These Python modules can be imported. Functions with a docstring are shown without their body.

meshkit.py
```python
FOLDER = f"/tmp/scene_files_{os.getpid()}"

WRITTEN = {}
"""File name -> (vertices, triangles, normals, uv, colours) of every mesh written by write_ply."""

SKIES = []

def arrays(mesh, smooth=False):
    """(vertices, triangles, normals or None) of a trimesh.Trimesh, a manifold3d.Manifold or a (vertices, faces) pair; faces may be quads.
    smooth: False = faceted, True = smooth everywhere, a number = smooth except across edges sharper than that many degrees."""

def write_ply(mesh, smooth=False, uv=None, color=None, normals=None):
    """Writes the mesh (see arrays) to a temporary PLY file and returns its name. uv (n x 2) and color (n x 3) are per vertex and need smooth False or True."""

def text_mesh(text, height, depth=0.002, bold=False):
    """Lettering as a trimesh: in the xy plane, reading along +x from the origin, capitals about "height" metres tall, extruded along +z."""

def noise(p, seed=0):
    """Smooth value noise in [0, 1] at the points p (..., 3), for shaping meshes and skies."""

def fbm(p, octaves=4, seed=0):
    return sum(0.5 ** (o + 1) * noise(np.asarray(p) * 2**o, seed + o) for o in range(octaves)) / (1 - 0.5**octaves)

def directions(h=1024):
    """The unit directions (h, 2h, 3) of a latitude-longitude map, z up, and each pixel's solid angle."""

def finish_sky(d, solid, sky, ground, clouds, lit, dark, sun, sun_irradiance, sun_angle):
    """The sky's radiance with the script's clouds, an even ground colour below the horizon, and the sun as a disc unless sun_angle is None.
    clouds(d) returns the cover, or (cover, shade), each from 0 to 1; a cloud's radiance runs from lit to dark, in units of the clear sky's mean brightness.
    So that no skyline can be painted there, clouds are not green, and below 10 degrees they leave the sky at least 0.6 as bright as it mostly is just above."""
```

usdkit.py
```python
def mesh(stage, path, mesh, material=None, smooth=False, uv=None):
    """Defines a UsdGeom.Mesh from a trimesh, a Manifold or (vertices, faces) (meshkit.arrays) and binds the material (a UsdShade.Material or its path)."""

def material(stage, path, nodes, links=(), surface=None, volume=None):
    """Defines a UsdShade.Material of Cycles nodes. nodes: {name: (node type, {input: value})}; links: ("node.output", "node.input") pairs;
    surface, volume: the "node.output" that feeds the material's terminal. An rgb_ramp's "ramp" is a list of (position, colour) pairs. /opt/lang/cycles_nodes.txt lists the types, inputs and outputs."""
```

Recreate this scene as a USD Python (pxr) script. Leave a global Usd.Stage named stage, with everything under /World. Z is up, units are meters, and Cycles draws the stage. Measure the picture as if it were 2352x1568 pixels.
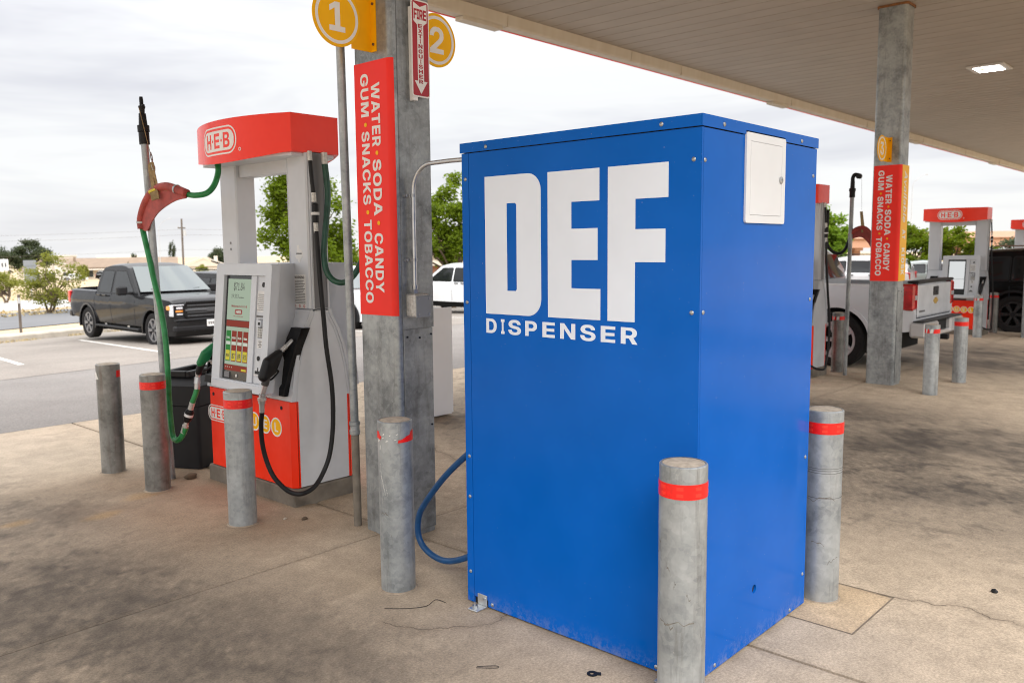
import math, glob
import numpy as np
import trimesh
import shapely
import manifold3d
from shapely import affinity
from shapely.geometry import Polygon, Point, box as sbox, LineString
from shapely.ops import unary_union
from pxr import Usd, UsdGeom, UsdLux, UsdShade, Gf, Sdf, Vt
import meshkit, usdkit

stage = Usd.Stage.CreateInMemory()
UsdGeom.SetStageUpAxis(stage, UsdGeom.Tokens.z)
UsdGeom.SetStageMetersPerUnit(stage, 1.0)
UsdGeom.Xform.Define(stage, '/World')
UsdGeom.Scope.Define(stage, '/World/Looks')

# ------------------------------------------------------------------ camera
CAM_H, F_REL = 1.70, 1949.386 / 2352.0
pitch, roll, yaw = math.radians(6.18133608), math.radians(-0.50603034), math.radians(42.1304754)
fw = np.array([math.cos(yaw) * math.cos(pitch), math.sin(yaw) * math.cos(pitch), -math.sin(pitch)])
rt = np.array([math.sin(yaw), -math.cos(yaw), 0.0])
up = np.cross(rt, fw)
rt, up = math.cos(roll) * rt + math.sin(roll) * up, -math.sin(roll) * rt + math.cos(roll) * up
cam = UsdGeom.Camera.Define(stage, '/World/camera')
cam.AddTransformOp().Set(Gf.Matrix4d(*rt, 0, *up, 0, *(-fw), 0, 0, 0, CAM_H, 1))
cam.CreateHorizontalApertureAttr(36.0)
cam.CreateVerticalApertureAttr(36.0 * 682 / 1024)
cam.CreateFocalLengthAttr(36.0 * F_REL)
cam.CreateFocusDistanceAttr(3.9)
cam.CreateFStopAttr(4.0)
cam.CreateClippingRangeAttr(Gf.Vec2f(0.05, 5000))
cam.CreateExposureAttr(0.85)

# ------------------------------------------------------------------ sky and sun (overcast)
SUN_EL, SUN_AZ = math.radians(44), math.radians(228)      # azimuth: angle of the direction to the sun from +x, counter-clockwise
sun_dir = np.array([math.cos(SUN_EL) * math.cos(SUN_AZ), math.cos(SUN_EL) * math.sin(SUN_AZ), math.sin(SUN_EL)])
usdkit.material(stage, '/World/Looks/sky_look', {
    'tc': ('texture_coordinate', {}),
    'sky': ('sky_texture', {'sky_type': 'single_scattering', 'sun_disc': False, 'sun_elevation': SUN_EL, 'sun_rotation': math.atan2(sun_dir[0], sun_dir[1])}),
    'sep': ('separate_xyz', {}),
    'el': ('map_range', {'range_type': 'smoothstep', 'from_min': 0.14, 'from_max': 1.0, 'to_min': 5.45, 'to_max': 19.5}),
    'map': ('mapping', {'scale': (1.6, 1.6, 9.0), 'rotation': (0.05, 0.03, 0.4)}),
    'n': ('noise_texture', {'scale': 1.7, 'detail': 5.0, 'roughness': 0.55, 'distortion': 0.35}),
    'r': ('rgb_ramp', {'ramp': [(0.31, (0.79, 0.79, 0.835)), (0.43, (0.91, 0.91, 0.935)), (0.52, (1.0, 1.0, 1.0)), (1.0, (1.03, 1.03, 1.03))]}),
    'm': ('vector_math', {'math_type': 'scale'}),
    'mix': ('mix', {'mix_type': 'mix', 'fac': 0.94}),
    'bg': ('background_shader', {'strength': 0.1}),
}, [('tc.generated', 'sep.vector'), ('sep.z', 'el.value'), ('tc.generated', 'map.vector'), ('map.vector', 'n.vector'), ('n.fac', 'r.fac'),
    ('r.color', 'm.vector1'), ('el.result', 'm.scale'), ('sky.color', 'mix.color1'), ('m.vector', 'mix.color2'), ('mix.color', 'bg.color')], surface='bg.background')
dome = UsdLux.DomeLight.Define(stage, '/World/sky')
dome.GetPrim().SetCustomDataByKey('kind', 'structure')
dome.GetPrim().SetCustomDataByKey('label', 'bright white overcast sky with faint grey streaks of cloud')
UsdShade.MaterialBindingAPI.Apply(dome.GetPrim()).Bind(UsdShade.Material.Get(stage, '/World/Looks/sky_look'))
sun = UsdLux.DistantLight.Define(stage, '/World/sun')
sun.CreateIntensityAttr(0.4)
sun.CreateAngleAttr(35.0)
sun.CreateNormalizeAttr(True)
sun.CreateColorAttr(Gf.Vec3f(1.0, 0.985, 0.96))
z_ax = sun_dir; x_ax = np.cross([0, 0, 1.0], z_ax); x_ax /= np.linalg.norm(x_ax); y_ax = np.cross(z_ax, x_ax)
sun.AddTransformOp().Set(Gf.Matrix4d(*x_ax, 0, *y_ax, 0, *z_ax, 0, 0, 0, 30, 1))

# ------------------------------------------------------------------ scene-tree helpers
used = {}
def free_path(parent, name):
    k = (parent, name); n = used.get(k, 0); used[k] = n + 1
    return f'{parent}/{name}' + (f'_{n:03d}' if n else '')

class Thing:
    """An Xform at the thing's base; meshes are given in scene coordinates of the first island and moved by the offset."""
    def __init__(s, name, label=None, cat=None, group=None, base=(0, 0, 0), off=(0, 0, 0), rotz=0.0, local=False, kind=None):
        s.base = np.array(base, float); s.local = local
        x = UsdGeom.Xform.Define(stage, free_path('/World', name))
        x.AddTranslateOp().Set(Gf.Vec3d(*(s.base + np.array(off, float))))
        if rotz: x.AddRotateZOp().Set(math.degrees(rotz))
        s.path, s.prim = str(x.GetPath()), x.GetPrim()
        for k, v in (('label', label), ('category', cat), ('group', group), ('kind', kind)):
            if v: s.prim.SetCustomDataByKey(k, v)
    def part(s, name, mesh, mat, smooth=False, parent=None, label=None, kind=None, col=None):
        v, f, n = meshkit.arrays(mesh, False)
        if not s.local: v = v - s.base
        p = free_path(parent or s.path, name)
        m = usdkit.mesh(stage, p, trimesh.Trimesh(v, f, process=False), MAT[mat], smooth=smooth)
        if label: m.GetPrim().SetCustomDataByKey('label', label)
        if kind: m.GetPrim().SetCustomDataByKey('kind', kind)
        if col is not None: UsdGeom.PrimvarsAPI(m).CreatePrimvar('col', Sdf.ValueTypeNames.Color3fArray, 'vertex').Set(Vt.Vec3fArray.FromNumpy(np.asarray(col, np.float32)))
        return p

def single(name, mesh, mat, label=None, cat=None, group=None, smooth=False, base=None, kind=None, off=(0, 0, 0)):
    """A thing that is one mesh."""
    v, f, n = meshkit.arrays(mesh, False)
    b = np.array(base if base is not None else [v[:, 0].mean(), v[:, 1].mean(), v[:, 2].min()], float)
    m = usdkit.mesh(stage, free_path('/World', name), trimesh.Trimesh(v - b, f, process=False), MAT[mat], smooth=smooth)
    m.AddTranslateOp().Set(Gf.Vec3d(*(b + np.array(off, float))))
    for k, val in (('label', label), ('category', cat), ('group', group), ('kind', kind)):
        if val: m.GetPrim().SetCustomDataByKey(k, val)
    return m

# ------------------------------------------------------------------ mesh helpers
cat = trimesh.util.concatenate
def TM(x):
    if hasattr(x, 'to_mesh'):
        m = x.to_mesh(); return trimesh.Trimesh(m.vert_properties[:, :3], m.tri_verts, process=False)
    return x
def MF(t):
    t = trimesh.Trimesh(t.vertices, t.faces); t.merge_vertices(); t.fix_normals()
    return manifold3d.Manifold(manifold3d.Mesh(np.asarray(t.vertices, np.float32), np.asarray(t.faces, np.uint32)))
def bx(x0, x1, y0, y1, z0, z1, b=0.0):
    """Box, with chamfered edges when b > 0."""
    x0, x1 = min(x0, x1), max(x0, x1); y0, y1 = min(y0, y1), max(y0, y1); z0, z1 = min(z0, z1), max(z0, z1)
    if b <= 0:
        m = trimesh.creation.box((x1 - x0, y1 - y0, z1 - z0)); m.apply_translation(((x0 + x1) / 2, (y0 + y1) / 2, (z0 + z1) / 2)); return m
    b = min(b, (x1 - x0) * .45, (y1 - y0) * .45, (z1 - z0) * .45); P = []
    for i in (0, 1):
        for j in (0, 1):
            for k in (0, 1):
                c = [(x0, x1)[i], (y0, y1)[j], (z0, z1)[k]]; s = [1 - 2 * i, 1 - 2 * j, 1 - 2 * k]
                for a in range(3):
                    q = list(c)
                    for d in range(3):
                        if d != a: q[d] += s[d] * b
                    P.append(q)
    return trimesh.convex.convex_hull(np.array(P))
def frame_of(d):
    d = np.asarray(d, float); d = d / np.linalg.norm(d)
    a = np.array([0, 0, 1.0]) if abs(d[2]) < .9 else np.array([1.0, 0, 0])
    u = np.cross(a, d); u /= np.linalg.norm(u); return u, np.cross(d, u), d
def cyl(p, q, r, r2=None, n=20, caps=True):
    p, q = np.array(p, float), np.array(q, float); u, v, d = frame_of(q - p); r2 = r if r2 is None else r2
    a = np.arange(n) / n * 2 * math.pi; ring = np.cos(a)[:, None] * u + np.sin(a)[:, None] * v
    V = np.vstack([p + ring * r, q + ring * r2, p[None], q[None]]); F = []
    for i in range(n):
        j = (i + 1) % n; F += [[i, j, n + j], [i, n + j, n + i]]
        if caps: F += [[2 * n, j, i], [2 * n + 1, n + i, n + j]]
    return trimesh.Trimesh(V, F, process=False)
def lathe(c, axis, prof, n=28):
    """prof: (along axis, radius) pairs."""
    c = np.array(c, float); u, v, d = frame_of(axis); a = np.arange(n) / n * 2 * math.pi
    ring = np.cos(a)[:, None] * u + np.sin(a)[:, None] * v
    V = np.vstack([c + d * h + ring * max(r, 1e-5) for h, r in prof]); F = []
    for k in range(len(prof) - 1):
        for i in range(n):
            j = (i + 1) % n; A, B = k * n, (k + 1) * n; F += [[A + i, A + j, B + j], [A + i, B + j, B + i]]
    return trimesh.Trimesh(V, F, process=False)
def spline(P, n=8):
    P = np.array(P, float); Q = np.vstack([2 * P[0] - P[1], P, 2 * P[-1] - P[-2]]); out = []
    for i in range(1, len(Q) - 2):
        for t in np.arange(n) / n:
            a, b, c, d = Q[i - 1:i + 3]
            out.append(.5 * (2 * b + (c - a) * t + (2 * a - 5 * b + 4 * c - d) * t * t + (3 * b - a - 3 * c + d) * t ** 3))
    return np.vstack([out, P[-1]])
def tube(path, r, n=12, caps=True):
    P = np.array(path, float); T = np.gradient(P, axis=0); T /= np.linalg.norm(T, axis=1)[:, None]
    u, v, d = frame_of(T[0]); V = []; r = np.broadcast_to(r, len(P)); a = np.arange(n) / n * 2 * math.pi
    for k in range(len(P)):
        u = u - T[k] * (u @ T[k]); u /= np.linalg.norm(u); w = np.cross(T[k], u)
        V.append(P[k] + (np.cos(a)[:, None] * u + np.sin(a)[:, None] * w) * r[k])
    V = np.vstack(V + [P[:1], P[-1:]]); F = []; m = len(P)
    for k in range(m - 1):
        for i in range(n):
            j = (i + 1) % n; A, B = k * n, (k + 1) * n; F += [[A + i, A + j, B + j], [A + i, B + j, B + i]]
    if caps:
        for i in range(n):
            j = (i + 1) % n; F += [[m * n, j, i], [m * n + 1, (m - 1) * n + i, (m - 1) * n + j]]
    return trimesh.Trimesh(V, F, process=False)
def prism(poly, h):
    """Shapely polygon(s) extruded 0..h along z."""
    g = [p for p in getattr(poly, 'geoms', [poly]) if p.geom_type == 'Polygon' and p.area > 1e-9]
    return cat([trimesh.creation.extrude_polygon(p, h, engine='earcut') for p in g])
def place(m, o, r, u):
    """x -> r, y -> u, z -> r x u, origin -> o."""
    r, u = np.array(r, float), np.array(u, float); n = np.cross(r, u)
    m = m.copy(); m.vertices = np.array(o, float) + m.vertices @ np.vstack([r, u, n]); return m
RX, RY, UZ = (0, -1, 0), (1, 0, 0), (0, 0, 1)          # reading directions on faces that look towards -x and towards -y
def on_x(poly, X, h=.001):    # polygon in (y, z), standing on the plane x = X, towards -x
    return place(prism(affinity.scale(poly, -1, 1, origin=(0, 0)), h), (X, 0, 0), RX, UZ)
def on_y(poly, Y, h=.001):    # polygon in (x, z) on the plane y = Y, towards -y
    return place(prism(poly, h), (0, Y, 0), RY, UZ)
def ext_y(poly, y0, y1):      # polygon in (x, z) extruded from y0 to y1
    return place(prism(poly, abs(y1 - y0)), (0, max(y0, y1), 0), (1, 0, 0), UZ)
def ext_x(poly, x0, x1):      # polygon in (y, z) extruded from x0 to x1
    return place(prism(poly, abs(x1 - x0)), (min(x0, x1), 0, 0), (0, 1, 0), UZ)
def rrect(x0, x1, y0, y1, r, q=6):
    return sbox(min(x0, x1) + r, min(y0, y1) + r, max(x0, x1) - r, max(y0, y1) - r).buffer(r, quad_segs=q)
FONT = glob.glob('/opt/blender-*/*/datafiles/fonts/Inter.woff2')[0]
def text_poly(text, weight=700, stretch=1.0, track=0.0):
    """Lettering as a shapely shape: cap height 1, from x = 0, baseline y = 0."""
    from PIL import Image, ImageDraw, ImageFont
    S = 150; font = ImageFont.truetype(FONT, S)
    try: font.set_variation_by_axes([32, weight]); stroke = 0
    except Exception: stroke = 4 if weight > 600 else 0
    cap = -font.getbbox('H', anchor='ls')[1]; x = 0.0; shapes = []
    for i, ch in enumerate(text):
        if ch != ' ':
            x0, y0, x1, y1 = font.getbbox(ch, anchor='ls', stroke_width=stroke)
            im = Image.new('L', (x1 - x0 + 8, y1 - y0 + 8))
            ImageDraw.Draw(im).text((4 - x0, 4 - y0), ch, 255, font, anchor='ls', stroke_width=stroke)
            on = np.pad(np.asarray(im) > 127, ((0, 0), (1, 1))).astype(np.int8)
            rows, st = np.nonzero(np.diff(on, axis=1) == 1); en = np.nonzero(np.diff(on, axis=1) == -1)[1]
            s = unary_union(list(shapely.box(st, -rows - 1, en, -rows))).buffer(.7).buffer(-.7).simplify(.8)
            shapes.append(affinity.affine_transform(s, [1, 0, 0, 1, x + x0 - 4, 4 - y0]))
        x += font.getlength(text[:i + 1]) - font.getlength(text[:i]) + track * cap
    return affinity.scale(unary_union(shapes), stretch / cap, 1 / cap, origin=(0, 0))
def fit_text(text, x0, x1, y0, y1, **k):
    """Lettering stretched to fill the box (x0..x1 may run backwards for planes seen mirrored)."""
    t = text_poly(text, **k); a = t.bounds
    return affinity.affine_transform(t, [(x1 - x0) / (a[2] - a[0]), 0, 0, (y1 - y0) / 1.0, x0 - a[0] * (x1 - x0) / (a[2] - a[0]), y0])

# ------------------------------------------------------------------ materials
MAT = {}
def mat(name, col, rough=.5, metal=0.0, var=.12, scale=6.0, stretch=(1, 1, 1), detail=5.0, bump=0.0, bscale=60.0, coat=0.0, spec=.5, col2=None, ramp=(.32, .68), island=0.0, coat_rough=.04, rvar=0.0):
    c = np.array(col, float); lo, hi = (c * (1 - var), c * (1 + var)) if col2 is None else (c, np.array(col2, float))
    nodes = {'tc': ('texture_coordinate', {}), 'oi': ('object_info', {}), 'sh': ('vector_math', {'math_type': 'multiply', 'vector2': (13.0, 17.0, 7.0)}), 'ad': ('vector_math', {'math_type': 'add'}),
             'mp': ('mapping', {'scale': stretch}), 'n': ('noise_texture', {'scale': scale, 'detail': detail, 'roughness': .6}),
             'r': ('rgb_ramp', {'ramp': [(ramp[0], tuple(lo)), (ramp[1], tuple(np.minimum(hi, 1)))]}),
             'p': ('principled_bsdf', {'roughness': rough, 'metallic': metal, 'coat_weight': coat, 'coat_roughness': coat_rough, 'specular_ior_level': spec})}
    links = [('oi.random', 'sh.vector1'), ('tc.object', 'ad.vector1'), ('sh.vector', 'ad.vector2'), ('ad.vector', 'mp.vector'), ('mp.vector', 'n.vector'), ('n.fac', 'r.fac'), ('r.color', 'p.base_color')]
    if bump > 0:
        nodes['bn'] = ('noise_texture', {'scale': bscale, 'detail': 3.0}); nodes['b'] = ('bump', {'strength': bump, 'distance': .004})
        links += [('ad.vector', 'bn.vector'), ('bn.fac', 'b.height'), ('b.normal', 'p.normal')]
    if rvar > 0:
        nodes['rr'] = ('map_range', {'from_min': .3, 'from_max': .7, 'to_min': rough - rvar, 'to_max': rough + rvar, 'clamp': True})
        links += [('n.fac', 'rr.value'), ('rr.result', 'p.roughness')]
    MAT[name] = usdkit.material(stage, f'/World/Looks/{name}', nodes, links, surface='p.BSDF')
def glow(name, col, strength):
    MAT[name] = usdkit.material(stage, f'/World/Looks/{name}', {'e': ('emission', {'color': col, 'strength': strength})}, [], surface='e.emission')
def galvanised(name, lo, hi, dirt, dirt_amount=.5, rough=.45, metal=.55):
    MAT[name] = usdkit.material(stage, f'/World/Looks/{name}', {
        'tc': ('texture_coordinate', {}), 'oi': ('object_info', {}), 'sh': ('vector_math', {'math_type': 'multiply', 'vector2': (13.0, 17.0, 7.0)}), 'ad': ('vector_math', {'math_type': 'add'}),
        'ds': ('noise_texture', {'scale': 14.0, 'detail': 2.0}), 'wa': ('vector_math', {'math_type': 'scale', 'scale': .05}), 'ad2': ('vector_math', {'math_type': 'add'}),
        'v': ('voronoi_texture', {'scale': 46.0, 'randomness': 1.0}), 'vs': ('separate_color', {}),
        'n': ('noise_texture', {'scale': 5.0, 'detail': 6.0, 'roughness': .65}), 'mm': ('math', {'math_type': 'multiply_add', 'value2': .10}),
        'r': ('rgb_ramp', {'ramp': [(.36, lo), (.52, tuple((np.array(lo) + hi) / 2)), (.72, hi)]}),
        'mp': ('mapping', {'scale': (16.0, 16.0, 1.3)}), 'sn': ('noise_texture', {'scale': 1.0, 'detail': 6.0, 'roughness': .7}),
        'sr': ('map_range', {'from_min': .53, 'from_max': .75, 'to_min': 0.0, 'to_max': dirt_amount, 'clamp': True}),
        'fn': ('noise_texture', {'scale': 90.0, 'detail': 4.0, 'roughness': .7}), 'fr': ('map_range', {'from_min': .66, 'from_max': .74, 'to_min': 0.0, 'to_max': .55, 'clamp': True}),
        'dm': ('mix', {'color2': dirt}), 'wm': ('mix', {'color2': (.62, .60, .56)}),
        'b': ('bump', {'strength': .12, 'distance': .003}),
        'p': ('principled_bsdf', {'roughness': rough, 'metallic': metal})},
        [('oi.random', 'sh.vector1'), ('tc.object', 'ad.vector1'), ('sh.vector', 'ad.vector2'), ('ad.vector', 'ds.vector'), ('ds.color', 'wa.vector1'), ('ad.vector', 'ad2.vector1'), ('wa.vector', 'ad2.vector2'),
         ('ad2.vector', 'v.vector'), ('v.color', 'vs.color'), ('ad.vector', 'n.vector'), ('vs.r', 'mm.value1'), ('n.fac', 'mm.value3'), ('mm.value', 'r.fac'),
         ('ad.vector', 'mp.vector'), ('mp.vector', 'sn.vector'), ('sn.fac', 'sr.value'), ('sr.result', 'dm.fac'), ('r.color', 'dm.color1'), ('ad.vector', 'fn.vector'), ('fn.fac', 'fr.value'), ('fr.result', 'wm.fac'), ('dm.color', 'wm.color1'),
         ('wm.color', 'p.base_color'), ('n.fac', 'b.height'), ('b.normal', 'p.normal')], surface='p.BSDF')
def paint(name, col, spots=0.0, rough=.2, coat=.6, peel=.03, var=.05, spec=.5, ior=1.5, dust=0.0):
    """Powder-coated or car paint: slight unevenness, dust specks, faint orange peel."""
    c = np.array(col, float)
    MAT[name] = usdkit.material(stage, f'/World/Looks/{name}', {
        'tc': ('texture_coordinate', {}), 'n': ('noise_texture', {'scale': 2.3, 'detail': 6.0, 'roughness': .6}),
        'r': ('rgb_ramp', {'ramp': [(.3, tuple(c * (1 - var))), (.7, tuple(np.minimum(c * (1 + var) + .004, 1)))]}),
        'sn': ('noise_texture', {'scale': 70.0, 'detail': 3.0, 'roughness': .7}), 'sr': ('map_range', {'from_min': .69, 'from_max': .78, 'to_min': 0.0, 'to_max': spots, 'clamp': True}),
        'm': ('mix', {'color2': (.55, .55, .53)}), 'g': ('geometry', {}), 'gs': ('separate_xyz', {}), 'dz': ('map_range', {'from_min': 0.0, 'from_max': .12, 'to_min': 1.0, 'to_max': 0.0, 'clamp': True}), 'dp': ('math', {'math_type': 'power', 'value2': 2.5}),
        'dn': ('noise_texture', {'scale': 28.0, 'detail': 6.0, 'roughness': .75}), 'dr': ('map_range', {'from_min': .45, 'from_max': .75, 'to_min': 0.0, 'to_max': dust, 'clamp': True}), 'dm': ('math', {'math_type': 'multiply'}), 'dx': ('mix', {'color2': (.42, .37, .30)}), 'rr': ('map_range', {'from_min': .3, 'from_max': .7, 'to_min': rough * .75, 'to_max': rough * 1.35, 'clamp': True}),
        'pn': ('noise_texture', {'scale': 220.0, 'detail': 1.0}), 'pb': ('noise_texture', {'scale': 1.7, 'detail': 1.0}), 'pa': ('math', {'math_type': 'multiply_add', 'value2': 6.0}),
        'b': ('bump', {'strength': peel, 'distance': .002}),
        'p': ('principled_bsdf', {'coat_weight': coat, 'coat_roughness': .06, 'specular_ior_level': spec, 'ior': ior})},
        [('tc.object', 'n.vector'), ('n.fac', 'r.fac'), ('tc.object', 'sn.vector'), ('sn.fac', 'sr.value'), ('r.color', 'm.color1'), ('sr.result', 'm.fac'), ('g.position', 'gs.vector'), ('gs.z', 'dz.value'), ('dz.result', 'dp.value1'), ('tc.object', 'dn.vector'), ('dn.fac', 'dr.value'), ('dp.value', 'dm.value1'), ('dr.result', 'dm.value2'), ('dm.value', 'dx.fac'), ('m.color', 'dx.color1'), ('dx.color', 'p.base_color'), ('n.fac', 'rr.value'), ('rr.result', 'p.roughness'),
         ('tc.object', 'pn.vector'), ('tc.object', 'pb.vector'), ('pb.fac', 'pa.value1'), ('pn.fac', 'pa.value3'), ('pa.value', 'b.height'), ('b.normal', 'p.normal'), ('b.normal', 'p.coat_normal')], surface='p.BSDF')
def ground_mat(name, fine=.18, rough=.85, bump=.35, fscale=260.0, spec=.25, use_col=True, col=(.3, .3, .3), patch=.12, pscale=.8, mid=0.0):
    nodes = {'g': ('geometry', {}), 'a': ('attribute', {'attribute': 'col'}) if use_col else ('color', {'value': col}),
             'f': ('noise_texture', {'scale': fscale, 'detail': 3.0, 'roughness': .75}), 'fr': ('map_range', {'from_min': .36, 'from_max': .64, 'to_min': 1 - fine, 'to_max': 1 + fine, 'clamp': True}),
             'w': ('noise_texture', {'scale': pscale, 'detail': 8.0, 'roughness': .65, 'distortion': .5}), 'wr': ('map_range', {'from_min': .3, 'from_max': .7, 'to_min': 1 - patch, 'to_max': 1 + patch, 'clamp': True}),
             'k': ('noise_texture', {'scale': 42.0, 'detail': 6.0, 'roughness': .7}), 'kr': ('rgb_ramp', {'ramp': [(.30, (.66, .66, .66)), (.42, (.94, .94, .94)), (.60, (1.05, 1.05, 1.05)), (.72, (1.28, 1.26, 1.22))]}), 'ks': ('mix', {'mix_type': 'multiply', 'fac': mid}),
             'mu': ('math', {'math_type': 'multiply'}), 's': ('vector_math', {'math_type': 'scale'}),
             'b': ('bump', {'strength': bump, 'distance': .003}), 'p': ('principled_bsdf', {'roughness': rough, 'specular_ior_level': spec})}
    MAT[name] = usdkit.material(stage, f'/World/Looks/{name}', nodes,
        [('g.position', 'f.vector'), ('f.fac', 'fr.value'), ('g.position', 'w.vector'), ('w.fac', 'wr.value'), ('fr.result', 'mu.value1'), ('wr.result', 'mu.value2'), ('a.color' if use_col else 'a.color', 's.vector1'), ('mu.value', 's.scale'),
         ('g.position', 'k.vector'), ('k.fac', 'kr.fac'), ('s.vector', 'ks.color1'), ('kr.color', 'ks.color2'), ('ks.color', 'p.base_color'), ('f.fac', 'b.height'), ('b.normal', 'p.normal')], surface='p.BSDF')
def leaf(name, dark, mid, light, trans=.35):
    MAT[name] = usdkit.material(stage, f'/World/Looks/{name}', {
        'g': ('geometry', {}), 'r': ('rgb_ramp', {'ramp': [(0.0, dark), (.5, mid), (1.0, light)]}), 'p': ('principled_bsdf', {'roughness': .55, 'specular_ior_level': .3}),
        't': ('translucent_bsdf', {}), 'm': ('mix_closure', {'fac': trans})},
        [('g.random_per_island', 'r.fac'), ('r.color', 'p.base_color'), ('r.color', 't.color'), ('p.BSDF', 'm.closure1'), ('t.BSDF', 'm.closure2')], surface='m.closure')

paint('blue_paint', (.0, .102, .455), spots=.45, rough=.12, coat=0.0, peel=.02, var=.06, spec=.5, ior=1.2, dust=.55)
mat('white_vinyl', (.71, .765, .85), rough=.35, var=.03, scale=3)
mat('white_door', (.70, .715, .73), rough=.35, var=.03, scale=4)
mat('dark_gap', (.01, .012, .02), rough=.8, var=0)
mat('steel', (.40, .41, .42), rough=.35, metal=.9, var=.2, scale=40)
mat('zinc', (.55, .57, .58), rough=.32, metal=.75, var=.15, scale=18)
mat('rusty_zinc', (.42, .41, .38), rough=.5, metal=.6, col2=(.66, .65, .62), scale=60)
galvanised('galvanised_pipe', (.22, .24, .25), (.46, .485, .49), (.11, .10, .085), .75)
galvanised('galvanised_shaded', (.14, .15, .155), (.35, .37, .375), (.08, .075, .065), .55)  # darker twin of the column steel, the side face's shade in its tone
galvanised('galvanised_grimy', (.14, .14, .132), (.31, .31, .295), (.12, .075, .045), .8)
galvanised('galvanised_column', (.17, .185, .193), (.41, .435, .44), (.10, .095, .085), .5, rough=.42)
mat('cap_concrete', (.40, .34, .27), rough=.9, var=.25, scale=30, bump=.3)
mat('red_tape', (.78, .012, .008), rough=.3, var=.12, scale=60)
mat('tape_print', (.86, .035, .02), rough=.3, var=.1, scale=60)
mat('tape_residue', (.72, .70, .66), rough=.8, var=.1, scale=60)
mat('sign_red', (.95, .030, .018), spec=.25, rough=.4, var=.05, scale=3)
mat('sign_white', (.83, .82, .80), rough=.4, var=.03)
mat('sign_yellow', (1.0, .50, .002), spec=.2, rough=.4, var=.06, scale=4)
mat('sign_orange', (.95, .46, .004), spec=.2, rough=.4, var=.05)
mat('extinguisher_red', (.42, .014, .03), rough=.45, var=.12, scale=5)
paint('pump_red', (1.0, .030, .003), spots=.1, rough=.28, coat=.0, peel=.015, spec=.4)
paint('pump_silver', (.56, .585, .62), spots=.08, rough=.34, coat=.15, peel=.01)
mat('pump_grey', (.60, .62, .65), rough=.4, var=.06, metal=.1)
mat('pump_dark_grey', (.17, .17, .18), rough=.45, var=.08)
mat('pump_light', (.58, .61, .65), rough=.35, var=.03)
mat('black_plastic', (.010, .010, .011), rough=.42, var=.3, scale=20, spec=.25)
mat('black_rubber', (.012, .012, .013), rough=.5, var=.25, scale=14, spec=.3)
mat('worn_black', (.05, .048, .045), rough=.55, var=.5, scale=25)
mat('screen_bezel', (.02, .021, .022), rough=.15, var=.1)
glow('screen_glow', (.40, .48, .37), .50)
glow('screen_white_glow', (.78, .80, .80), .5)
glow('screen_red_glow', (.27, .055, .04), .5)
glow('screen_green_glow', (.05, .22, .06), .5)
glow('screen_yellow_glow', (.55, .47, .06), .55)
glow('screen_pale_glow', (.6, .65, .55), .5)
mat('screen_ink', (.03, .035, .03), rough=.4, var=0)
mat('screen_red_ink', (.30, .03, .02), rough=.4, var=0)
mat('print_grey', (.12, .12, .12), rough=.6, var=0)
mat('print_red', (.45, .04, .03), rough=.6, var=0)
mat('sticker', (.68, .68, .67), rough=.5, var=.04)
mat('green_hose', (.008, .17, .035), rough=.35, var=.3, scale=18, col2=(.03, .28, .09))
mat('dark_green_hose', (.015, .075, .045), rough=.4, var=.3, scale=18)
mat('green_nozzle', (.0, .15, .045), rough=.35, var=.15)
mat('blue_hose', (.004, .065, .19), rough=.45, var=.2, scale=20)
mat('saddle_red', (.36, .055, .042), rough=.6, var=.25, scale=18)
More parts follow.
